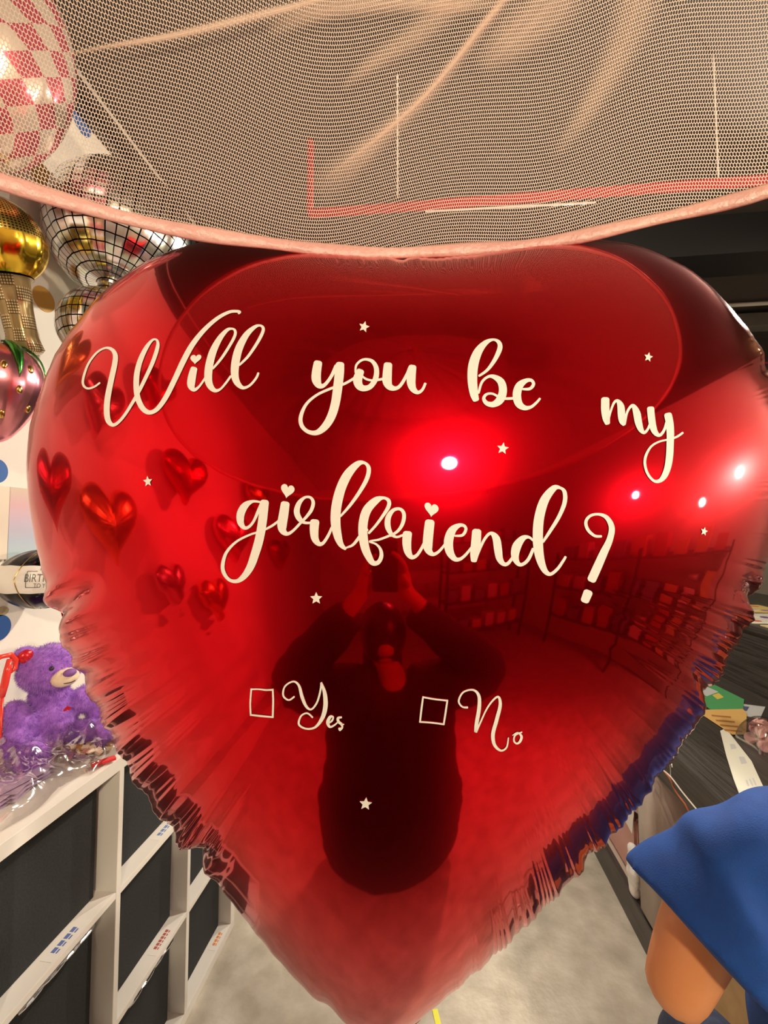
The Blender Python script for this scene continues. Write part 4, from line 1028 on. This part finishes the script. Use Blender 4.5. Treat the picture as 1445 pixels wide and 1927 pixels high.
# things on the counter top
def sheet(name, pix, z, m, lab, cat='flyer', th=.0012, mats=None, deco=None):
    P = [PZ_(x, y, z) for x, y in pix]; b = MB(); n = len(P)
    b.add(P + [p - Vector((0,0,th)) for p in P], [tuple(range(n))] + [tuple(range(2*n-1, n-1, -1))] + [(i, (i+1) % n, n+(i+1) % n, n+i)[::-1] for i in range(n)])
    if deco:
        for dp, mi in deco:
            Q = [PZ_(x, y, z+.0005) for x, y in dp]; b.add(Q, [tuple(range(len(Q)))], mi)
    return tag(b.build(name, m, mats=mats), lab, cat)
mg = mat('green_print', (.10,.42,.16), .35, .0, Coat_Weight=.3); my_ = mat('yellow_print', (.75,.60,.12), .4); mo = mat('orange_print', (.80,.50,.18), .4); mt = mat('brown_ink', (.45,.18,.05), .5); mw_ = mat('pale_print', (.62,.64,.66), .35)
mdk = mat('dark_print', (.10,.12,.22), .4)
sheet('flyer', [(1290,1300),(1335,1284),(1400,1316),(1398,1338),(1350,1345)], CH+.004, None, 'green printed flyer on the counter right of the heart balloon', mats=[mg, my_, mw_], deco=[([(1340,1308),(1352,1304),(1362,1312),(1350,1316)], 1), ([(1310,1300),(1330,1292),(1352,1302),(1330,1310)], 2)])
sheet('flyer', [(1305,1318),(1345,1318),(1440,1330),(1430,1352),(1355,1338)], CH+.0025, None, 'pale blue and white flyer lying half under the green flyer', mats=[mw_, mdk], deco=[([(1380,1326),(1410,1330),(1405,1338),(1382,1334)], 1)])
deco = []
for k in range(4):
    y0 = 1345+k*9; deco.append(([(1338+k*8,y0),(1375+k*7,y0+3),(1376+k*7,y0+6),(1340+k*8,y0+3)], 1))
sheet('flyer', [(1308,1336),(1398,1334),(1405,1342),(1404,1382),(1378,1382)], CH+.0055, None, 'orange lettered flyer on the counter between the heart and the pouch of discs', mats=[mo, mt], deco=deco)
sheet('paper_strip', [(1355,1375),(1362,1372),(1370,1376),(1414,1432),(1436,1480),(1450,1510),(1398,1512),(1380,1465),(1366,1420)], CH+.003, None, 'long white printed paper strip with rounded tip lying on the counter', 'strip', th=.002, mats=[mat('white_card', (.80,.80,.70), .5), mw_, mdk], deco=[([(1373,1400),(1382,1400),(1386,1408),(1376,1410)], 1), ([(1390,1424),(1400,1424),(1406,1436),(1395,1438)], 1), ([(1403,1468),(1406,1468),(1410,1479),(1407,1479)], 1), ([(1409,1466),(1412,1466),(1418,1479),(1415,1479)], 1), ([(1415,1464),(1418,1464),(1424,1478),(1421,1478)], 1)])
# pouch of pink discs
dq = PZ_(1436, 1408, CH); pouch = empty('clear_pouch', (dq.x+.02, dq.y, CH), 'clear zip pouch filled with pink discs on the counter at the right edge', 'pouch')
b = MB(); V = []
n = 20
for i in range(n+1):
    for j in range(n+1):
        u, v = i/n*2-1, j/n*2-1; e2 = max(0, (1-u**4)*(1-v**4))**.5
        V.append(pouch.location + Vector((.07*u, .07*v + .02*(.5), .002+.108*e2*(.9+.06*math.sin(5*u+3*v)))))
b.add(V, [(i*(n+1)+j, (i+1)*(n+1)+j, (i+1)*(n+1)+j+1, i*(n+1)+j+1) for i in range(n) for j in range(n)]); b.build('film', M_film, pouch, True)
M_disc = noise_mat('pink_disc', (.62,.33,.33), (.72,.42,.40), 30, .6)
b = MB(); b.lathe([(.001,-.004),(.019,-.004),(.021,-.002),(.021,.002),(.019,.004),(.001,.004)], 20); d0 = b.build('pink_disc', M_disc, smooth=False)
rnd = random.Random(11); first = True
for k in range(26):
    o = d0 if first else d0.copy()
    if not first: COL.objects.link(o)
    first = False
    lv = k//7; o.location = Vector(pouch.location) + Vector((rnd.uniform(-.045,.045)*(1-lv*.12), rnd.uniform(-.04,.045)*(1-lv*.12)+.01, .018+lv*.021))
    o.rotation_euler = (rnd.uniform(-1.2,1.2), rnd.uniform(-1.2,1.2), 0)
    tag(o, 'small pink disc inside the clear pouch on the counter at the right edge', 'disc', 'pink discs in the clear pouch')
# goods on the raised ledge
cols = [(.80,.68,.35),(.78,.76,.66),(.82,.62,.20),(.55,.62,.52),(.72,.55,.25),(.80,.78,.70)]
lgd = ['yellow sticker sheet in a clear sleeve nearest on the raised ledge', 'pale sticker sheet behind the nearest yellow sheet on the raised ledge', 'orange sticker sheet third from the near side on the raised ledge',
       'grey green sticker sheet in the middle of the raised ledge', 'tan sticker sheet behind the grey green one on the raised ledge', 'cream sticker sheet farthest on the raised ledge']
for k in range(6):
    yy = 2.20+k*.32; e = empty('sticker_sheet', (CX2+.24, yy, LH), lgd[k], 'sticker sheet', 'sticker sheets on the raised ledge', rot=(0, 0, .15*math.sin(k*3)))
    b = MB(); b.box(-.22,.22,-.13,.13,.001,.006); v = b.v
    mesh_obj('card', v, b.f, mat('sticker_card', cols[k], .4), e)
    b = MB()
    for q in range(14):
        x, y = -.17+.34*((q*.37) % 1), -.09+.18*((q*.61) % 1); b.lathe([(.001,.0062),(.022,.0062),(.022,.0075),(.001,.0075)], 10, Matrix.Translation((x, y, 0)), mi=q % 4)
    mesh_obj('stickers', b.v, b.f, None, e, mats=[mat('sk_red', (.7,.15,.1), .4), mat('sk_purple', (.3,.2,.45), .4), mat('sk_white', (.85,.82,.75), .4), mat('sk_amber', (.8,.5,.1), .4)], mi=b.m)
b = MB(); rnd = random.Random(3)
for k in range(90): b.ball((CX2+.02+rnd.random()*.32, 2.02+rnd.random()*.10, LH+.006+rnd.random()*.008), .007, n=6, mi=rnd.randrange(3))
tag(b.build('glitter_beads', None, mats=[mat('bead_white', (.85,.82,.78), .2), mat('bead_amber', (.7,.4,.15), .2), mat('bead_clear', (.75,.7,.65), .15, .6)]), 'scatter of small glittering beads along the near edge of the raised ledge', 'beads', kind='stuff')
# floor bits
q = PZ_(822, 1916, .002); b = MB(); b.box(-.010,.010,-.028,.028,-.001,.0012, M=Matrix.Translation(q) @ Matrix.Rotation(.25, 4, 'Z'))
tag(b.build('tape_scrap', mat('yellow_tape', (.85,.85,.05), .5)), 'small yellow tape scrap on the concrete floor below the heart balloon tip', 'tape')

# ------------------------------------------------------------------ people
def skin_mesh(name, joints, edges, m, parent, lv=2):
    names = list(joints); idx = {k: i for i, k in enumerate(names)}
    me = bpy.data.meshes.new(name); inv = Vector(parent.location)
    me.from_pydata([Vector(joints[k][0])-inv for k in names], [(idx[a], idx[b_]) for a, b_ in edges], [])
    o = bpy.data.objects.new(name, me); COL.objects.link(o); o.parent = parent
    md = o.modifiers.new('skin', 'SKIN'); md.use_smooth_shade = True
    for k in names:
        r = joints[k][1]; me.skin_vertices[0].data[idx[k]].radius = (r, r) if not hasattr(r, '__len__') else r
    me.skin_vertices[0].data[0].use_root = True
    sub_mod(o, lv); me.materials.append(m); return o
def hand_joints(J, E, pre, wrist, dirv, palmn, root, sc=1.0, curl=.6):
    dirv = Vector(dirv).normalized(); palmn = Vector(palmn).normalized(); side = dirv.cross(palmn).normalized()
    w0 = Vector(wrist); pc_ = w0 + dirv*.045*sc; J[pre+'palm'] = (pc_, (.030*sc, .016*sc)); E.append((root, pre+'palm'))
    for k, (s, ln) in enumerate(((-.030,.068),(-.010,.078),(.010,.072),(.029,.058))):
        base = w0 + dirv*.085*sc + side*s*sc; d = dirv.copy(); prev = pre+'palm'; p_ = base
        J[pre+'f%d0' % k] = (p_, .0095*sc); E.append((prev, pre+'f%d0' % k)); prev = pre+'f%d0' % k
        for q in range(3):
            d = (d*math.cos(curl*.7) + palmn*math.sin(curl*.7)).normalized() if q >= 0 else d
            p_ = p_ + d*ln*sc/3*1.1; nm = pre+'f%d%d' % (k, q+1); J[nm] = (p_, (.0088-.0010*q)*sc); E.append((prev, nm)); prev = nm
            palmn2 = palmn
    tb_ = w0 + dirv*.025*sc - side*.032*sc; J[pre+'t0'] = (tb_, .012*sc); E.append((pre+'palm', pre+'t0'))
    t1 = tb_ + (dirv*.6 - side*.6 + palmn*.4).normalized()*.035*sc; J[pre+'t1'] = (t1, .0105*sc); E.append((pre+'t0', pre+'t1'))
    t2 = t1 + (dirv*.9 + palmn*.5).normalized()*.028*sc; J[pre+'t2'] = (t2, .009*sc); E.append((pre+'t1', pre+'t2'))
def person_head(par, c, face, hairm, long=False):
    face = Vector(face).normalized(); sd = Vector((-face.y, face.x, 0)); Mh = Matrix(((face.x, sd.x, 0, 0), (face.y, sd.y, 0, 0), (0, 0, 1, 0), (0, 0, 0, 1)))
    c = Vector(c)
    b = MB(); b.ball(c+Vector((0,0,.015))-face*.012, (.100,.084,.108), Mh, 24)
    if long: b.ball(c-face*.05-Vector((0,0,.10)), (.05,.08,.14), Mh, 20)
    b.build('hair', hairm, par, True)
    for s in (-1, 1):
        b = MB(); b.ball(c+face*.082+sd*s*.032+Vector((0,0,.002)), (.008,.012,.006), Mh, 12); b.build('eye', M_black, par, True)
    b = MB(); b.ball(c+face*.088-Vector((0,0,.055)), (.008,.024,.007), Mh, 12); b.build('mouth', mat('lips', (.45,.12,.09), .5), par, True)
def head_joints(J, E, c, face, root):
    c = Vector(c); face = Vector(face).normalized()
    J['chin'] = (c+face*.045-Vector((0,0,.075)), (.040,.040)); J['skull'] = (c+Vector((0,0,.0)), (.083,.078)); J['crown'] = (c+Vector((0,0,.05))-face*.01, (.072,.076)); J['nose'] = (c+face*.097-Vector((0,0,.022)), .012)
    E += [(root, 'skull'), ('skull', 'crown'), ('skull', 'chin'), ('skull', 'nose')]
# the seated person in the blue shirt, back to the camera at the counter's near end
shL = PY_(1405, 1565, .78); elb = PY_(1262, 1880, .76)
shR = Vector((shL.x+.40, .80, shL.z)); px0 = shL.x+.20
pel = Vector((px0-.01, .72, .66)); seat_z = .56
pers = empty('person', (px0, .75, 0), 'person in a blue T-shirt and dark jeans sitting at the right, arm bent', 'person')
nk = Vector((px0, .79, shL.z+.06)); hdc = Vector((px0+.03, .83, shL.z+.24))
J = {'pel': (pel, .10)}; E = []
J['chest'] = (Vector((px0, .77, shL.z-.12)), .10); E.append(('pel', 'chest')); J['neck'] = (nk, .048); E.append(('chest', 'neck'))
head_joints(J, E, hdc, (.25, 1, -.35), 'neck')
wrL = Vector((elb.x+.20, 1.00, elb.z+.015)); wrR = Vector((shR.x-.12, 1.00, shL.z-.30))
J['shl'] = (shL-Vector((0,0,.035)), .052); J['ual'] = ((shL*.5+elb*.5)+Vector((-.012,0,-.01)), .060); J['ell'] = (elb, .045); J['fal'] = (elb*.6+wrL*.4, .043); J['wrl'] = (wrL, .027)
E += [('chest','shl'),('shl','ual'),('ual','ell'),('ell','fal'),('fal','wrl')]
eR = Vector((shR.x+.06, .82, shL.z-.30)); J['shr'] = (shR-Vector((0,0,.035)), .05); J['elr'] = (eR, .042); J['wrr'] = (wrR, .027); E += [('chest','shr'),('shr','elr'),('elr','wrr')]
hand_joints(J, E, 'l', wrL, (.8,.6,-.1), (0,0,-1), 'wrl'); hand_joints(J, E, 'r', wrR, (-.6,.8,-.1), (0,0,-1), 'wrr')
for s, nm in ((-1,'a'),(1,'b')):
    hp2 = pel+Vector((s*.09, .02, -.03)); kn = Vector((pel.x+s*.13, 1.03, .64)); an = Vector((pel.x+s*.13, .98, .28))
    J['h'+nm] = (hp2, .085); J['k'+nm] = (kn, .058); J['c'+nm] = (kn*.6+an*.4, .055); J['n'+nm] = (an-Vector((0,0,.02)), .038); J['f'+nm] = (an+Vector((0,.12,-.05)), .032)
    E += [('pel','h'+nm),('h'+nm,'k'+nm),('k'+nm,'c'+nm),('c'+nm,'n'+nm),('n'+nm,'f'+nm)]
skin_mesh('body', J, E, M_skin, pers)
person_head(pers, hdc, (.25, 1, -.35), M_hair)
def cloth(name, parts, m, vox, parent, it=8, wr=0.004):
    b = MB()
    for P, Rr, fl, up in parts: b.tube(catmull(P, 6), list(np.clip(catmull([(r, 0) for r in Rr], 6)[:, 0], .01, 1)), 28, flat=fl, up=up)
    me = bpy.data.meshes.new('tmp'); me.from_pydata([tuple(v) for v in b.v], [], b.f); to = bpy.data.objects.new('tmp', me); COL.objects.link(to)
    rm = to.modifiers.new('r', 'REMESH'); rm.mode = 'VOXEL'; rm.voxel_size = vox; sm = to.modifiers.new('s', 'SMOOTH'); sm.iterations = it; sm.factor = .5
    dg = bpy.context.evaluated_depsgraph_get(); out = bpy.data.meshes.new_from_object(to.evaluated_get(dg)); bpy.data.objects.remove(to)
    out.polygons.foreach_set('use_smooth', [True]*len(out.polygons)); out.materials.clear(); out.materials.append(m)
    co = np.zeros(len(out.vertices)*3); out.vertices.foreach_get('co', co); co = co.reshape(-1, 3); no = np.array([tuple(v.normal) for v in out.vertices])
    x, y, z = co.T; f = np.sin(x*38+z*24+np.sin(y*20)*1.4)*.6 + np.sin(x*17-z*41+y*30+1)*.5 + np.sin(z*70+x*30)*.25
    co += no*(wr*f)[:, None] - np.array(parent.location); out.vertices.foreach_set('co', co.ravel()); out.update()
    o = bpy.data.objects.new(name, out); COL.objects.link(o); o.parent = parent; return o
hem = PY_(1296, 1742, .755)
torso = [tuple(pel+Vector((0,0,-.02))), tuple(pel+Vector((.0,.02,.14))), (px0, .76, shL.z-.20), (px0, .78, shL.z-.06), (px0, .79, shL.z+.035), (px0, .79, shL.z+.075)]
cloth('shirt', [(torso, [.21,.205,.215,.215,.12,.065], .62, (1,0,0)),
   ([tuple(nk+Vector((-.02,0,-.045))), tuple(shL+Vector((.05,0,-.02))), tuple(shL+Vector((-.01,-.01,-.045))), tuple(shL*.42+hem*.58+Vector((0,0,-.01))), tuple(hem)], [.07,.09,.108,.118,.122], .72, (1,0,1)),
   ([tuple(nk+Vector((.02,0,-.045))), tuple(shR+Vector((-.05,0,-.02))), tuple(shR+Vector((.01,0,-.05))), (shR.x+.045, .81, shL.z-.20)], [.07,.085,.095,.092], .8, (1,0,0))], M_blue, .008, pers, 7, .0045)
cloth('jeans', [([tuple(pel+Vector((0,0,.05))), tuple(pel+Vector((0,0,-.07)))], [.19,.18], .75, (1,0,0))] +
   [([tuple(pel+Vector((s*.08,-.0,-.04))), (pel.x+s*.12, .90, .65), (pel.x+s*.13, 1.04, .62), (pel.x+s*.13, 1.03, .52), (pel.x+s*.13, .99, .34)], [.10,.088,.078,.072,.066], 1.0, None) for s in (-1, 1)], M_denim, .012, pers, 5)
stool = empty('stool', (px0, .72, 0), 'black round stool under the person in the blue T-shirt', 'stool')
b = MB(); b.lathe([(.01,.50),(.16,.50),(.17,.515),(.17,.545),(.155,.56),(.01,.56)], 28, Matrix.Translation((px0, .70, 0))); b.build('seat', M_black, stool, True)
for k in range(4):
    a = PI/4+k*PI/2; b = MB(); b.tube([(px0+.10*math.cos(a), .70+.10*math.sin(a), .50), (px0+.19*math.cos(a), .70+.19*math.sin(a), 0)], .012, 10); b.build('leg', M_metal, stool)
b = MB(); b.tube([(px0+.155*math.cos(2*PI*k/32), .70+.155*math.sin(2*PI*k/32), .22) for k in range(33)], .008, 8, cap=False); b.build('footrest', M_metal, stool, True)

# the photographer, mirrored in the balloon: phone held up in front, dark clothes
PXc, PYc = .02, -.13
ph_ = empty('person', (PXc, PYc, 0), 'person in dark clothes holding up a phone, mirrored dark in the red heart', 'person')
M_dark = noise_mat('black_cotton', (.012,.010,.011), (.022,.018,.02), 30, .85)
hc2 = Vector((PXc-.03, PYc-.02, 1.42)); shz = 1.235
J = {'pel': (Vector((PXc, PYc, .84)), .10)}; E = []
J['chest'] = (Vector((PXc, PYc, 1.13)), .11); J['neck'] = (Vector((PXc, PYc, 1.29)), .048); E += [('pel','chest'),('chest','neck')]
head_joints(J, E, hc2, (0,1,.15), 'neck')
pho = Vector((-.012, -.022, 1.72))
for s, nm in ((-1,'l'),(1,'r')):
    sh = Vector((PXc+s*.17, PYc, shz)); el = Vector((PXc+s*.36, PYc+.03, 1.27)); wr = Vector((pho.x+s*.062, pho.y-.035, 1.60))
    J['s'+nm] = (sh, .052); J['e'+nm] = (el, .042); J['w'+nm] = (wr, .026); E += [('chest','s'+nm),('s'+nm,'e'+nm),('e'+nm,'w'+nm)]
    hand_joints(J, E, 'h'+nm, wr, (-s*.15,.1,1), (-s*.9,.3,0), 'w'+nm, .9, .5)
for s, nm in ((-1,'a'),(1,'b')):
    J['h'+nm] = (Vector((PXc+s*.09, PYc, .80)), .09); J['k'+nm] = (Vector((PXc+s*.10, PYc+.02, .45)), .058); J['n'+nm] = (Vector((PXc+s*.11, PYc-.01, .07)), .038); J['f'+nm] = (Vector((PXc+s*.12, PYc+.13, .035)), .033)
    E += [('pel','h'+nm),('h'+nm,'k'+nm),('k'+nm,'n'+nm),('n'+nm,'f'+nm)]
skin_mesh('body', J, E, M_skin, ph_)
person_head(ph_, hc2, (0,1,.15), M_hair, True)
tr = [(PXc, PYc, .62), (PXc, PYc, .80), (PXc, PYc, .98), (PXc, PYc, 1.12), (PXc, PYc, 1.22), (PXc, PYc, 1.28)]
sl = []
for s in (-1, 1):
    sl.append(([(PXc+s*.06, PYc, 1.235), (PXc+s*.17, PYc, shz-.01), (PXc+s*.36, PYc+.03, 1.265), (pho.x+s*.10, pho.y-.05, 1.53)], [.09,.10,.090,.060], .9, None))
cloth('shirt', [([(PXc, PYc, .14)]+tr, [.44,.38,.32,.28,.26,.21,.06], .52, (1,0,0))] + sl, M_dark, .012, ph_, 6)
cloth('trousers', [([(PXc, PYc, .90), (PXc, PYc, .76)], [.18,.185], .7, (1,0,0))] + [([(PXc+s*.09, PYc, .82), (PXc+s*.10, PYc+.01, .45), (PXc+s*.11, PYc-.01, .10)], [.105,.085,.07], 1.0, None) for s in (-1, 1)], M_dark, .014, ph_, 5)
phone = empty('smartphone', pho, 'black smartphone held up in front of the heart balloon by the photographer', 'smartphone', rot=(PITCH, 0, YAW))
b = MB(); b.box(-.037,.037,-.0042,.0042,-.115,.038, bev=.003); mesh_obj('phone_body', b.v, b.f, M_black, phone)
b = MB(); b.box(-.032,.006,.0042,.007,.0,.034, bev=.001); mesh_obj('camera_bump', b.v, b.f, M_black, phone)
b = MB(); b.box(-.034,.034,-.0048,-.0043,-.110,.033); mesh_obj('screen', b.v, b.f, mat('screen', (.02,.02,.02), .1), phone)

# ------------------------------------------------------------------ behind the camera, mirrored in the balloon
def small_heart(px, y, z, r, m, lab, rz):
    e = empty('foil_balloon', (px, y, z), lab, 'balloon', 'foil balloons on the wall behind the camera', rot=(0, 0, rz))
    O = []
    for k in range(96):
        a = 2*PI*k/96; O.append((16*math.sin(a)**3/16, (13*math.cos(a)-5*math.cos(2*a)-2*math.cos(3*a)-math.cos(4*a)+2)/16))
    O = np.array(O)*r; V = []; Fc = []; R = 14
    for sgn in (1, -1):
        base = len(V)
        for k in range(R+1):
            t = math.sin(PI/2*(k/R)) if k < R else 1.0
            for q, p_ in enumerate(O):
                V.append((p_[0]*t, -sgn*r*.42*(1-t*t)**.5*(1+.02*math.sin(q*1.6)*t), p_[1]*t))
        for k in range(R):
            for q in range(96):
                f = (base+k*96+q, base+k*96+(q+1) % 96, base+(k+1)*96+(q+1) % 96, base+(k+1)*96+q); Fc.append(f if sgn < 0 else f[::-1])
    mesh_obj('balloon_skin', V, Fc, m, e, True); return e
mp_ = foil('rose_foil', (.85,.40,.45), .1, .3, .5, .2); ms_ = foil('silver_heart_foil', (.8,.8,.8), .1, .3, .5, .2); mr_ = foil('crimson_foil', (.7,.02,.05), .1, .3, .5, .2); mgd = foil('gold_heart_foil', (.85,.55,.15), .1, .3, .5, .2)
for k, (y, z, r, m, lab) in enumerate([(-.55,2.1,.19,mr_,'crimson foil heart on the left wall behind the camera, nearest of the row'), (-1.15,1.75,.22,mp_,'rose foil heart on the left wall behind the camera'), (-1.7,2.2,.20,mgd,'gold foil heart on the left wall behind the camera'),
        (-2.3,1.6,.22,mr_,'crimson foil heart low on the left wall far behind the camera'), (-2.9,2.1,.22,ms_,'silver foil heart on the left wall far behind the camera')]):
    small_heart(XL+.10, y, z, r, m, lab, PI/2+.2)
for k, (y, z, r, m, lab) in enumerate([(.55,2.35,.17,mgd,'gold foil heart high on the left wall level with the camera'), (.45,1.85,.16,mr_,'crimson foil heart on the left wall level with the camera'), (.15,2.25,.17,mp_,'rose foil heart high on the left wall just behind the camera'), (.05,1.75,.19,mgd,'gold foil heart at eye height on the left wall just behind the camera'), (.55,1.42,.13,ms_,'small silver foil heart low on the left wall level with the camera'),
        (-.35,1.45,.15,ms_,'small silver foil heart low on the left wall just behind the camera'), (-.80,1.30,.17,mgd,'gold foil heart low on the left wall behind the camera'), (-.2,2.55,.15,mr_,'small crimson foil heart highest on the left wall')]):
    small_heart(XL+.09, y, z, r, m, lab, PI/2+.15*math.sin(k*2.2))
rk = empty('display_rack', (1.9, -3.2, 0), 'dark display rack with three shelves behind the camera at the right', 'rack')
for z in (.3, .8, 1.3, 1.8): 
    b = MB(); b.box(1.2, 2.8, -3.4, -3.0, z-.02, z); b.build('shelf_board', M_wood, rk)
for (x, y) in ((1.2,-3.4),(2.76,-3.4),(1.2,-3.04),(2.76,-3.04)):
    b = MB(); b.box(x, x+.04, y, y+.04, 0, 1.9); b.build('post', M_black, rk)
rnd = random.Random(8); gm = [mat('goods_a', (.75,.55,.2), .4), mat('goods_b', (.8,.75,.7), .4), mat('goods_c', (.6,.15,.12), .4), mat('goods_d', (.25,.35,.5), .4)]
gl = ['amber', 'white', 'red', 'blue']
for z, nm in ((.3,'lowest'),(.8,'second'),(1.3,'third'),(1.8,'topmost')):
    for k in range(6):
        q = rnd.randrange(4); hh = rnd.uniform(.14,.26); b = MB(); x = 1.28+k*.25; b.box(x, x+.17, -3.30, -3.12, z, z+hh, bev=.004)
        tag(b.build('gift_box', gm[q]), '%s gift box on the %s board of the rack, %s from its left end' % (gl[q], nm, ['first','second','third','fourth','fifth','sixth'][k]), 'box', 'gift boxes on the display rack')

rk = empty('display_rack', (3.08, -.8, 0), 'dark display rack with goods along the right wall, beside the camera', 'rack')
for z in (.5, .95, 1.4):
    b = MB(); b.box(2.9, 3.27, -2.4, .7, z-.02, z); b.build('shelf_board', M_wood, rk)
for y in (-2.4, -.85, .66):
    b = MB(); b.box(2.9, 2.94, y, y+.04, 0, 1.5); b.build('post', M_black, rk)
for z, nm in ((.5,'lowest'),(.95,'middle'),(1.4,'topmost')):
    for k in range(9):
        q = rnd.randrange(4); hh = rnd.uniform(.14,.30); b = MB(); y = -2.3+k*.33; b.box(2.96, 3.14, y, y+.20, z, z+hh, bev=.004)
        tag(b.build('gift_box', gm[q]), '%s gift box on the %s board of the right wall rack, %s from the back' % (gl[q], nm, ['first','second','third','fourth','fifth','sixth','seventh','eighth','ninth'][k]), 'box', 'gift boxes on the right wall rack')
